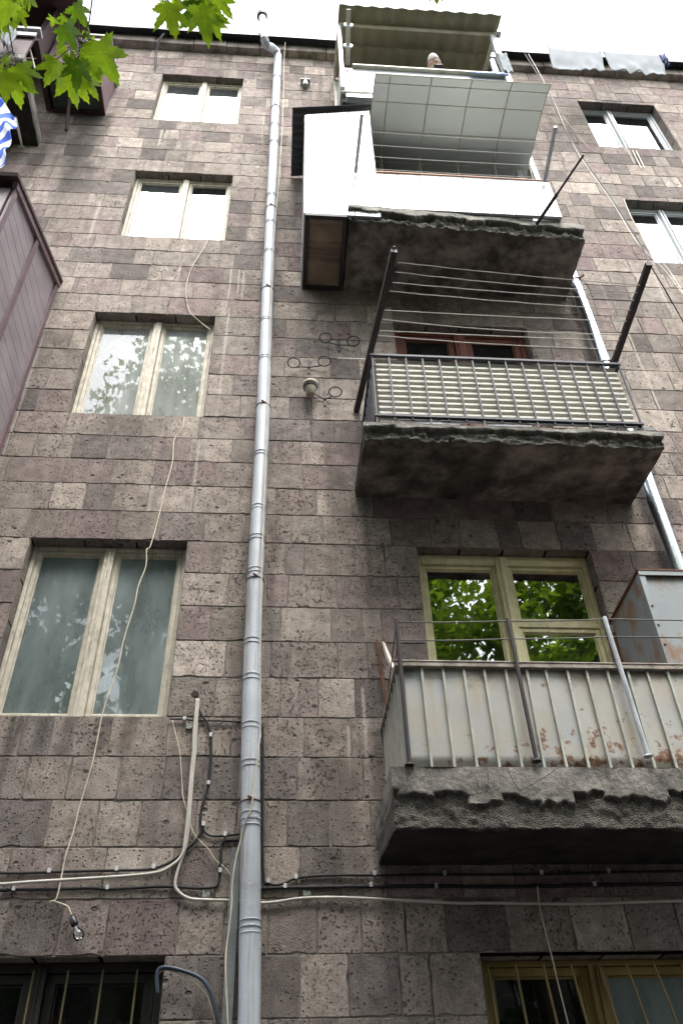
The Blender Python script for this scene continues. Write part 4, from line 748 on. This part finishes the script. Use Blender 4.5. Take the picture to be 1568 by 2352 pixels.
S = MB(); a, b = at(775, 823, -.03), at(838, 825, -.15); S.tube([a, b], .008, 6)
for i in range(7): S.ring(lerp(a, b, .1 + i * .13), .01, .002, b - a, 8, 4)
tag(S.build('clothes_rod', M['cord'], None), 'short pale notched rod from the wall to the balcony rail', 'rod')
t = thing('wall_fitting', 'small grey metal fitting with pointed top on the upper wall', 'fitting', at(702, 190, 0)); p = at(701, 190, -.05)
S = MB(); S.lathe(p + V(0, 0, -.1), [(.045, 0), (.045, .13), (.03, .132)], n=12); S.build('base', M['plate'], t); S = MB(); S.box((p.x - .07, -.1, p.z + .032), (p.x + .07, .0, p.z + .045)); S.build('bracket', M['plate'], t)
S = MB(); S.lathe(p + V(0, 0, .046), [(.03, 0), (.034, .07), (.028, .13), (.005, .2)], n=10); S.build('cap', M['darkmetal'], t, smooth=True)

# ---------------------------------------------------------------- things on the balconies
cab = thing('metal_cabinet', 'rusty grey sheet metal cabinet standing on the low right balcony', 'cabinet', (4.75, -.45, .74))
xc = 4.43; f0, f1 = -.77, -.13; zt_, zb_ = 2.195, .74
S = MB(); S.add([(xc, f0, zb_), (xc, f1 - .03, zb_), (xc, f1 - .03, zt_ - .01), (xc, f0, zt_)], [(0, 1, 2, 3)]); S.build('side_panel', M['cabmetal'], cab, thick=.006)
f0c = -.765
S = MB(); S.box((xc + .03, f0c - .002, zb_), (5.1, f0c + .02, zt_ - .04)); S.build('front_panel', M['cabmetal'], cab)
S = MB(); S.box((xc - .012, f0c - .02, 1.0), (xc + .028, f0c + .03, zt_ - .02)); S.box((xc - .014, f0c - .026, zt_ - .04), (5.12, f0c - .0205, zt_ + .0)); S.build('angle_iron', M['cabmetal'], cab)
for i in range(5): S = MB(); S.lathe((xc + .01, f0c - .021, 1.3 + i * .15), [(.009, 0), (.006, .005)], (0, -1, 0), 8); S.build('rivet', M['rust'], cab)
S = MB(); S.add([(xc - .02, f0c - .03, zt_ + .004), (5.12, f0c - .03, zt_ + .004), (5.12, f1, zt_ - .004), (xc - .02, f1, zt_ - .004)], [(0, 1, 2, 3)]); S.build('top', M['rust'], cab, thick=.012)
S = MB(); S.bar((xc - .002, f1 - .03, zb_), (xc - .002, f1 - .03, zt_ - .1), .02, .03); S.build('rear_edge', M['rust'], cab)
S = MB(); a, b = atx(903, 1540, 2.735), atx(873, 1463, 2.735); a.y, b.y = max(a.y, -.8), b.y; S.bar(a, b, .045, .02, (1, 0, 0)); tag(S.build('wooden_slat', M['stick'], None, bevel=.004), 'pale wooden slat leaning out at the corner of the rusting balcony', 'slat')
S = MB(); S.grid(lambda s, t: V(lerp(4.28, 4.78, s), lerp(-.93, -.8, t) + .01 * nz((s * 9, t * 3, 4)), 10.37 + .02 * nz((s * 7, t * 4, 2)) - (.1 if t < .01 else 0)), 20, 6); tag(S.build('blanket', M['bluecloth'], None, smooth=True, thick=.015), 'pale blue cloth lying over the top parapet right of the person', 'blanket')
S = MB(); S.grid(lambda s, t: V(lerp(4.73, 4.86, s), -.93 + .03 * nz((s * 5, t * 7, 6)), lerp(10.36, 11.0, t) + .02 * nz((s * 6, t, 1))), 8, 14); tag(S.build('plastic_bag', M['sheet'], None, smooth=True, thick=.01), 'crumpled white plastic sheet tied to the right post of the top balcony', 'plastic sheet')
# laundry over the cornice
YL = -.62
def cloth(name, c4, mat, label, cat, wob=.03, seed=0):
    P = [at(u, v, YL) for u, v in c4]
    def fn(s, t): q = lerp(lerp(P[0], P[1], s), lerp(P[3], P[2], s), t); q.y += wob * t * nz((s * 7, t * 2, seed)) * 2; q.z += .02 * nz((s * 9, t, seed + 3)) * t - .02 * math.sin(s * math.pi) * (1 - t); return q
    S = MB(); S.grid(fn, 30, 14); o_ = S.build(name, M[mat], None, smooth=True, thick=.006); tag(o_, label, cat, None)
    for s in (.03, .97): q = fn(s, 0); K = MB(); K.box((q.x - .008, q.y - .012, q.z - .03), (q.x + .008, q.y + .012, q.z + .03)); K.build('peg', M['plate'], o_)
cloth('bed_sheet', ((1257, 107), (1380, 119), (1389, 162), (1269, 158)), 'sheet', 'white sheet drying over the cornice, the left one', 'laundry', seed=1)
cloth('bed_sheet', ((1383, 117), (1520, 125), (1530, 172), (1405, 160)), 'sheet', 'white sheet drying over the cornice, next to the navy cloth', 'laundry', seed=5)
cloth('garment', ((1512, 124), (1526, 122), (1541, 150), (1522, 142)), 'navy', 'small navy blue garment drying at the right of the sheets', 'laundry', .06, 8)
a, b = at(1200, 103, YL), at(1680, 138, YL); S = MB(); S.tube(sag(a, b, .02), .004, 6); tag(S.build('clothesline', M['cord'], None), 'clothesline carrying the white sheets above the cornice', 'clothesline')
cl = MB(); P = [at(u, v, -1.15) for u, v in ((-12, 72), (38, 62), (50, 84), (20, 112), (0, 92))]; c0 = sum(P, V(0, 0, 0)) / 5
cl.grid(lambda s, t: lerp(lerp(P[0], P[1], s), lerp(P[4], P[3], s), t) + V(0, .06 * math.sin(s * 14 + t * 3), .03 * nz((s * 6, t * 5, 1))), 16, 10); tag(cl.build('cloth', M['sheet'], None, smooth=True, thick=.006), 'bundled white cloth hanging behind the leaves at the upper left', 'laundry')

# ---------------------------------------------------------------- the person at the top parapet
HC = at(996, 143, -.86); pr = thing('person', 'white haired person leaning over the top parapet holding a dark phone to the face', 'person', (HC.x + .02, -.3, 9.62))
Fd = (CAM - HC).normalized(); Rt = Fd.cross(V(0, 0, 1)).normalized(); Up = Rt.cross(Fd)   # Rt: the person's left hand side in the picture is +Rt reversed
def hp(x, y, z): return HC + Rt * x + Up * y + Fd * z
def skin(name, verts, edges, mat, parent, sub=1):
    me = bpy.data.meshes.new(name); o = V(*parent.location); me.from_pydata([Vector(v[0]) - o for v in verts], edges, []); me.materials.append(mat)
    ob = bpy.data.objects.new(name, me); C.objects.link(ob); ORI[ob.name] = o; ob.parent = parent
    md = ob.modifiers.new('skin', 'SKIN'); md.use_smooth_shade = True
    for i, v in enumerate(verts): me.skin_vertices[0].data[i].radius = (v[1], v[1]); me.skin_vertices[0].data[i].use_root = i == 0
    ss = ob.modifiers.new('sub', 'SUBSURF'); ss.levels = sub; ss.render_levels = sub; return ob
px = HC.x + .02
pel = V(px, -.18, 10.43); ch = V(px, -.45, 10.5); nk = hp(0, -.11, -.06)
# the hand in front of the face (picture right) holds the phone; the other arm lies on the parapet
sh = {s: V(px + s * .19, -.5, 10.47) for s in (-1, 1)}; el = {1: V(px + .27, -.72, 10.36), -1: V(px - .3, -.73, 10.36)}
wr_ = {1: hp(.075, -.12, .05), -1: hp(-.085, -.135, .03)}
vv = [(pel, .13), (lerp(pel, ch, .5), .125), (ch, .13), (lerp(ch, nk, .6), .075), (nk, .052), (hp(0, -.05, -.03), .055)]; ee = [(0, 1), (1, 2), (2, 3), (3, 4), (4, 5)]
for s in (-1, 1):
    b = len(vv); vv += [(sh[s], .065), (el[s], .043), (wr_[s], .027)]; ee += [(2, b), (b, b + 1), (b + 1, b + 2)]
    pc = wr_[s] + Up * .05 + Rt * (-.02 * s) + Fd * .01; b2 = len(vv); vv += [(pc, .026)]; ee += [(b + 2, b2)]
    for i in range(4):
        kn = pc + Up * (.032 + .004 * (i in (1, 2))) + Rt * ((i - 1.5) * .019) + Fd * .004; tp = kn + Up * (.022 - .004 * abs(i - 1.5)) - Rt * (.012 * s) - Fd * .012; k = len(vv)
        vv += [(kn, .0095), (tp, .008)]; ee += [(b2, k), (k, k + 1)]
    k = len(vv); vv += [(pc - Rt * (.03 * s) + Up * .0, .011), (pc - Rt * (.045 * s) + Up * .03, .0085)]; ee += [(b2, k), (k, k + 1)]
hips = [V(px + s * .09, -.17, 10.36) for s in (-1, 1)]
for s, h in zip((-1, 1), hips):
    b = len(vv); vv += [(h, .085), (V(h.x, -.26, 9.98), .06), (V(h.x, -.2, 9.68), .04), (V(h.x, -.3, 9.65), .032)]; ee += [(0, b), (b, b + 1), (b + 1, b + 2), (b + 2, b + 3)]
skin('body', vv, ee, M['skin'], pr, 1)
sv = [(pel + V(0, 0, .01), .145), (lerp(pel, ch, .5), .14), (ch, .142), (lerp(ch, nk, .55), .08)]; se = [(0, 1), (1, 2), (2, 3)]
for s in (-1, 1): b = len(sv); sv += [(sh[s], .077), (el[s], .056), (lerp(el[s], wr_[s], .78), .04)]; se += [(2, b), (b, b + 1), (b + 1, b + 2)]
skin('shirt', sv, se, M['sleeve'], pr, 1)
tv = [(pel + V(0, .0, -.03), .15)]; te = []
for h in hips: b = len(tv); tv += [(h, .1), (V(h.x, -.26, 9.98), .073), (V(h.x, -.2, 9.72), .058)]; te += [(0, b), (b, b + 1), (b + 1, b + 2)]
skin('trousers', tv, te, M['sleeve'], pr, 1)
S = MB()
def headf(s, t):
    th, ph = s * 2 * math.pi, (t - .5) * math.pi; d = V(math.cos(ph) * math.sin(th), math.sin(ph), math.cos(ph) * math.cos(th)); x, y, z = d.x * .076, d.y * .112, d.z * .096
    if y < 0: x *= 1 - .28 * (-y / .112) ** 1.5; z *= 1 - .1 * (-y / .112)
    f = max(0, d.z); e = lambda cx, cy, r: math.exp(-(((x - cx) / r) ** 2 + ((y - cy) / r) ** 2))
    z += f * (.026 * e(0, -.022, .014) + .014 * e(0, 0, .012) + .007 * e(0, -.062, .018) + .012 * e(0, -.1, .022) + .007 * (e(.03, .022, .014) + e(-.03, .022, .014)) - .011 * (e(.031, .002, .014) + e(-.031, .002, .014)) + .006 * (e(.045, -.03, .02) + e(-.045, -.03, .02)))
    return hp(x, y, z)
S.grid(headf, 40, 30); hd = S.build('head', M['skin'], pr, smooth=True)
def hairf(s, t):
    th, ph = s * 2 * math.pi, lerp(-.45, .5, t) * math.pi
    d = V(math.cos(ph) * math.sin(th), math.sin(ph), math.cos(ph) * math.cos(th)); cz = math.cos(th); lim = lerp(-.34, .15, max(0., min(1., (cz + .1) / .6)))
    ph = max(ph, lim * math.pi * .98); d = V(math.cos(ph) * math.sin(th), math.sin(ph), math.cos(ph) * math.cos(th)); k = 1.06 + .02 * nz(d * 7); return hp(d.x * .076 * k, d.y * .112 * k, d.z * .096 * k)
S = MB(); S.grid(hairf, 36, 18); S.build('hair', M['hair'], hd, smooth=True)
for s in (-1, 1):
    S = MB(); S.lathe(hp(s * .031, .003, .081), [(.001, -.006), (.006, -.003), (.0068, 0), (.006, .003), (.001, .006)], Fd, 10); S.build('eye', M['eye'], hd, smooth=True)
    S = MB(); S.tube([hp(s * .016, .021, .094), hp(s * .032, .027, .09), hp(s * .047, .02, .08)], .0045, 6); S.build('eyebrow', M['hair'], hd)
    S = MB(); S.lathe(hp(s * .078, -.01, 0), [(.022, -.006), (.03, 0), (.022, .008)], Rt * s + Fd * .5, 12, sx=.65); S.build('ear', M['skin'], hd, smooth=True)
S = MB(); S.grid(lambda s, t: hp(math.sin(lerp(-1.5, 1.5, s)) * lerp(.066, .03, t), lerp(-.035, -.122, t) + .012 * math.cos(lerp(-1.5, 1.5, s)) * (t < .2), math.cos(lerp(-1.5, 1.5, s)) * lerp(.09, .08, t) + .006), 16, 8); S.build('beard', M['hair'], hd, smooth=True, thick=.008)
S = MB(); S.tube([hp(-.022, -.063, .1), hp(0, -.06, .106), hp(.022, -.063, .1)], .005, 6); S.build('mouth', M['lip'], hd)
pc = hp(-.045, -.07, .15); S = MB(); S.frame(pc, (Rt + Up * .35).normalized(), (Up - Rt * .35).normalized(), Fd, .06, .032, .006); S.lathe(pc + Fd * .006 + Rt * .03, [(.014, 0), (.012, .01)], Fd, 12); tag(S.build('phone', M['phone'], None, bevel=.003), 'dark phone held before the face of the person up top', 'phone')

# ---------------------------------------------------------------- the plane tree whose leaves hang into the view
lt = thing('plane_tree', 'plane tree with bright green lobed leaves hanging in at the upper left', 'tree', (-2.2, -8.2, GZ))
S = MB(); S.tube(smooth_path([(-2.2, -8.2, GZ), (-2.15, -8.1, -1), (-2.3, -8.0, 2), (-2.0, -7.8, 5), (-2.1, -7.9, 8.2)]), [lerp(.24, .07, i / 24) for i in range(25)], 14); S.build('trunk', M['bark'], lt, smooth=True)
def leafgeo(mb, base, tip, nrm, tone, wid=1., fold=.25, curl=.15):
    ax = tip - base; L = ax.length; ax.normalize(); sx = ax.cross(nrm).normalized(); nn = sx.cross(ax)
    tips = [(0, .8), (34, .3), (52, .68), (84, .28), (108, .5), (150, .2)]; prof = []
    ang = [t_[0] for t_ in tips]
    for i in range(len(tips) - 1):
        a0, r0 = tips[i]; a1, r1 = tips[i + 1]
        for j in range(6):
            f = j / 6; r = lerp(r0, r1, f ** .7 if r1 < r0 else f ** 1.45); r += .05 * (1 if j % 2 == 0 else -.5) * (0 if j == 0 else 1); prof.append((lerp(a0, a1, f), r))
    prof.append(tips[-1]); full = [(a, r) for a, r in prof] + [(180, .26)] + [(-a, r) for a, r in prof[:0:-1]]
    vs = []; cen = .27
    for ring in (0., .5, 1.):
        for a, r in (full if ring else full[:1]):
            x = math.sin(math.radians(a)) * r * ring * wid; y = cen + math.cos(math.radians(a)) * r * ring
            z = -fold * abs(x) - curl * ((y - .2) ** 2) + .03 * nz((x * 5 + base.x * 9, y * 5, base.z * 7)) - .12 * x * x * 4
            vs.append(base + (ax * y + sx * x + nn * z) * L)
    vein = [1.] + [1. if abs(a) in (0, 52, 108) else 0. for a, r in full] * 2
    n = len(full); fs = [(0, 1 + i, 1 + (i + 1) % n) for i in range(n)] + [(1 + i, 1 + n + i, 1 + n + (i + 1) % n, 1 + (i + 1) % n) for i in range(n)]
    mb.add(vs, fs, [(tone, v_, 0, 1) for v_ in vein])
LV = [  # base u,v -> tip u,v, distance, tone
    (168, 2, 207, 64, 3.2, .15), (146, 48, 182, 120, 3.15, .1), (124, 38, 118, 64, 3.3, .5), (150, 34, 138, 58, 3.25, .3), (141, 100, 148, 140, 3.2, .75), (132, 74, 145, 98, 3.3, .6),
    (178, 128, 176, 212, 3.1, .15), (134, 130, 104, 196, 3.15, .55), (160, 158, 178, 246, 3.2, .7), (192, 168, 226, 228, 3.2, .8), (172, 150, 232, 176, 3.3, .3), (150, 150, 134, 214, 3.3, .45),
    (212, 88, 274, 196, 3.15, .3), (205, 100, 236, 132, 3.3, .6), (196, 70, 208, 92, 3.35, .3), (186, 110, 240, 160, 3.4, .7), (168, 176, 204, 236, 3.4, .9),
    (14, 156, 10, 230, 3.0, .8), (40, 140, 78, 214, 3.05, .45), (24, 166, 46, 250, 3.05, .75), (8, 128, 20, 152, 3.2, .6), (36, 160, 16, 205, 3.15, .2), (-6, 150, -14, 220, 3.1, .5),
    (24, -6, 4, 66, 3.0, .55), (46, 16, 30, 68, 3.05, .7), (8, 26, 12, 78, 3.1, .3), (60, -14, 92, 14, 3.1, .65), (44, -14, 60, 20, 3.1, .9), (-10, 30, -6, 90, 3.1, .6), (20, 10, 54, 24, 3.15, .4),
    (385, -2, 404, 88, 3.2, .55), (380, 4, 372, 28, 3.3, .6), (462, 0, 478, 106, 3.2, .4), (452, -8, 446, 42, 3.3, .65), (478, 8, 500, 92, 3.25, .35), (494, -16, 534, 44, 3.2, .6), (470, -20, 508, 42, 3.3, .3), (405, -22, 412, 10, 3.3, .7), (1001, -22, 1003, 9, 3.3, .5), (432, -26, 470, 20, 3.35, .6)]
rng = random.Random(5); S = MB(); T = MB()
for q_ in list(LV):
    if rng.random() < .6 and q_[0] < 900:
        du, dv = q_[2] - q_[0], q_[3] - q_[1]; k_ = rng.uniform(.5, .75); an = rng.uniform(-.9, .9); LV.append((q_[0] + rng.uniform(-12, 12), q_[1] + rng.uniform(-6, 6), q_[0] + k_ * (du * math.cos(an) - dv * math.sin(an)), q_[1] + k_ * (du * math.sin(an) + dv * math.cos(an)), q_[4] + rng.uniform(.05, .2), rng.random()))
def pd(u, v, d): return CAM + ray(u, v).normalized() * d
hubs = [((186, 100), (230, -60)), ((30, 120), (-20, -70)), ((22, -14), (-20, -70)), ((470, -30), (480, -90)), ((395, -30), (420, -90)), ((1001, -60), (990, -120))]
for (bu_, bv, tu, tv, d, tone) in LV:
    b = pd(bu_, bv, d); t = pd(tu, tv, d + rng.uniform(-.05, .04)); nrm = (CAM - b).normalized() + V(rng.uniform(-.55, .55), rng.uniform(-.5, .2), rng.uniform(-.5, .5)); leafgeo(S, b, t, nrm, max(0, min(1, tone + rng.uniform(-.1, .1))), rng.uniform(.85, 1.1), rng.uniform(.1, .45), rng.uniform(.0, .3))
    h = min(hubs, key=lambda h_: (h_[0][0] - bu_) ** 2 + (h_[0][1] - bv) ** 2)[0]; hq = pd(*h, 3.2); m_ = lerp(hq, b, .5) + V(0, 0, .02)
    T.tube(smooth_path([hq, m_, b + (t - b) * .04], 4), .0016, 5)
bh = [V(-2.2, -7.95, 3.6), V(-1.2, -6.6, 4.4), V(.0, -5.4, 4.2)]
for h0, h1 in hubs:
    a, b = pd(*h0, 3.2), pd(*h1, 3.25); T.tube([a, lerp(a, b, .33) + V(.006, 0, .004), lerp(a, b, .66) + V(-.004, 0, .0), b, lerp(b, bh[2], .5), bh[2]], [.002, .0022, .0025, .003, .004, .006], 6)
T.tube(smooth_path(bh + [bh[-1] + V(1.2, .0, .1)]), [lerp(.06, .012, i / 18) for i in range(19)], 8)
T.build('twig', M['bark'], lt, smooth=True); S.build('hanging_leaves', M['leaf'], lt, smooth=True)

# ---------------------------------------------------------------- trees behind the viewpoint (seen in the panes, shading the lower wall)
def crown(name, root, c, rad, n, size, seed, mat):
    r_ = random.Random(seed); S = MB(); cl_ = []
    for i in range(46):
        while True:
            q = V(r_.uniform(-1, 1), r_.uniform(-1, 1), r_.uniform(-1, 1))
            if .25 < q.length < 1: break
        cl_.append((Vector(c) + V(q.x * rad[0], q.y * rad[1], q.z * rad[2]), r_.uniform(.5, 1.15)))
    vs, fs, ts = [], [], []
    for i in range(n):
        cc, cr = r_.choice(cl_); p = cc + V(r_.gauss(0, .5), r_.gauss(0, .5), r_.gauss(0, .38)) * cr
        q = ROT.transposed() @ (p - CAM)
        if q.y > 0 and abs(q.x) < .55 * q.y + .5 and -.7 * q.y < q.z < .68 * q.y + .25: continue     # keep the crown out of the lens, as the photographer did
        a = V(r_.gauss(0, 1), r_.gauss(0, 1), r_.gauss(0, .6) - .5).normalized(); b = a.cross(V(r_.gauss(0, .5), r_.gauss(0, .5), 1)).normalized(); L = size * r_.uniform(.7, 1.3); k = len(vs); nn = a.cross(b) * .12 * L
        vs += [p, p + a * L * .3 + b * L * .42 - nn, p + a * L * .55 + b * L * .16, p + a * L + nn, p + a * L * .55 - b * L * .16, p + a * L * .3 - b * L * .42 - nn]; fs += [(k, k + 1, k + 2), (k, k + 2, k + 3), (k, k + 3, k + 4), (k, k + 4, k + 5)]
        t = min(1, max(0, r_.gauss(.5, .28))); ts += [(t, t, t, 1)] * 6
    S.add(vs, fs, ts); S.build(name, mat, root); return cl_
def tree(x, y, h, c, rad, n, seed, label, size=.2, leaf='leaf3'):
    r_ = random.Random(seed); t = thing('plane_tree', label, 'tree', (x, y, GZ), 'plane trees in the yard')
    cl_ = crown('crown', t, c, rad, n, size, seed, M[leaf])
    S = MB(); top = V(c[0], c[1], c[2] + rad[2] * .3); st = V(x, y, GZ); fork = lerp(st, V(c[0], c[1], c[2]), .45)
    S.tube(smooth_path([st, lerp(st, fork, .5) + V(.15, .1, 0), fork, lerp(fork, top, .5) + V(-.2, .2, 0), top]), [lerp(.3, .05, i / 24) for i in range(25)], 12)
    S.build('trunk', M['bark'], t, smooth=True)
    for cc, cr in cl_[:14]:
        L = MB(); a = lerp(fork, top, r_.uniform(0, .7)); L.tube(smooth_path([a, lerp(a, cc, .5) + V(0, 0, -.3), cc], 5), [lerp(.09, .015, i / 10) for i in range(11)], 8); L.build('limb', M['bark'], t, smooth=True)
crown('crown', lt, (-.4, -5.3, 7.5), (4.8, 1.6, 1.9), 7500, .22, 3, M['leaf3'])
L_ = MB()
for e_ in ((3.5, -5.4, 8.0), (1.5, -5.0, 8.6), (-2., -5.0, 8.2), (2.5, -5.8, 7.)): L_.tube(smooth_path([(-2.1, -7.9, 6.4), lerp(V(-2.1, -7.9, 6.4), V(*e_), .5) + V(0, 0, .4), e_], 5), [lerp(.08, .02, i / 10) for i in range(11)], 8)
L_.build('limb', M['bark'], lt, smooth=True)
tree(6.6, -9.6, 14, (6.4, -8.9, 6.8), (3.6, 3.0, 4.4), 19000, 21, 'broad plane tree mirrored in the cream balcony window', .2, 'leaf2')
tree(1.6, -13.5, 14, (1.9, -12.8, 6.5), (3.6, 2.8, 6), 15000, 33, 'plane tree in the yard opposite the drainpipe', .26)
tree(-.9, -11.2, 14, (-1.0, -9.6, 15.0), (1.7, 1.4, 3.2), 2600, 71, 'tall slender plane tree mirrored in the third storey window', .22, 'leaf2')
tree(-6.2, -12.5, 14, (-5.6, -11.3, 6.8), (3.4, 2.8, 5.6), 14000, 47, 'plane tree in the yard mirrored in the left windows', .25)
tree(12.5, -12.0, 14, (12.2, -11.0, 5.5), (3.8, 3.0, 5.5), 11000, 59, 'plane tree in the yard far to the right', .28)
tree(-12.5, -9.0, 14, (-12.2, -8.5, 4.5), (3.4, 3.0, 5.0), 8000, 61, 'plane tree in the yard far to the left', .3)
for i, (x_, y_, z_) in enumerate(((-10, -19, 5.6), (-3, -20, 5.4), (4.5, -19.5, 5.2), (11.5, -20, 5.5), (18, -17, 5.5))):
    tree(x_, y_, 14, (x_, y_, z_), (4.4, 2.6, 6.8), 9000, 80 + i, ('added light-blocking back row tree beyond the left end of the yard', 'added light-blocking back row tree mirrored in the dusty left window', 'added light-blocking back row tree at the middle of the yard', 'added light-blocking back row tree right of the middle of the yard', 'added light-blocking back row tree beyond the right end of the yard')[i], .5)  # back row added out of view to keep low sky light off the wall
ob_ = thing('apartment_building', 'stone apartment house across the yard mirrored in the ground floor panes', 'building', (0, -27, GZ))
S = MB(); S.box((-22, -38, GZ), (26, -27, 11.6)); S.build('wall', M['wallfar'], ob_)
S = MB(); S.box((-22.3, -38.3, 11.605), (26.3, -26.6, 11.9)); S.build('roof', M['roofmetal'], ob_)
for k in range(5):
    for i in range(12):
        x = -20 + i * 3.8; z = 3 * k - 1.5
        S = MB(); rect_frame(S, x, x + 1.4, z, z + 1.5, -27.0, -26.95, .08); S.box((x + .66, -27., z + .08), (x + .74, -26.96, z + 1.42)); fr_ = S.build('window', M['upvc'], ob_)
        S = MB(); S.box((x + .08, -26.999, z + .08), (x + 1.32, -26.98, z + 1.42)); S.build('pane', M['darkframe'], fr_)
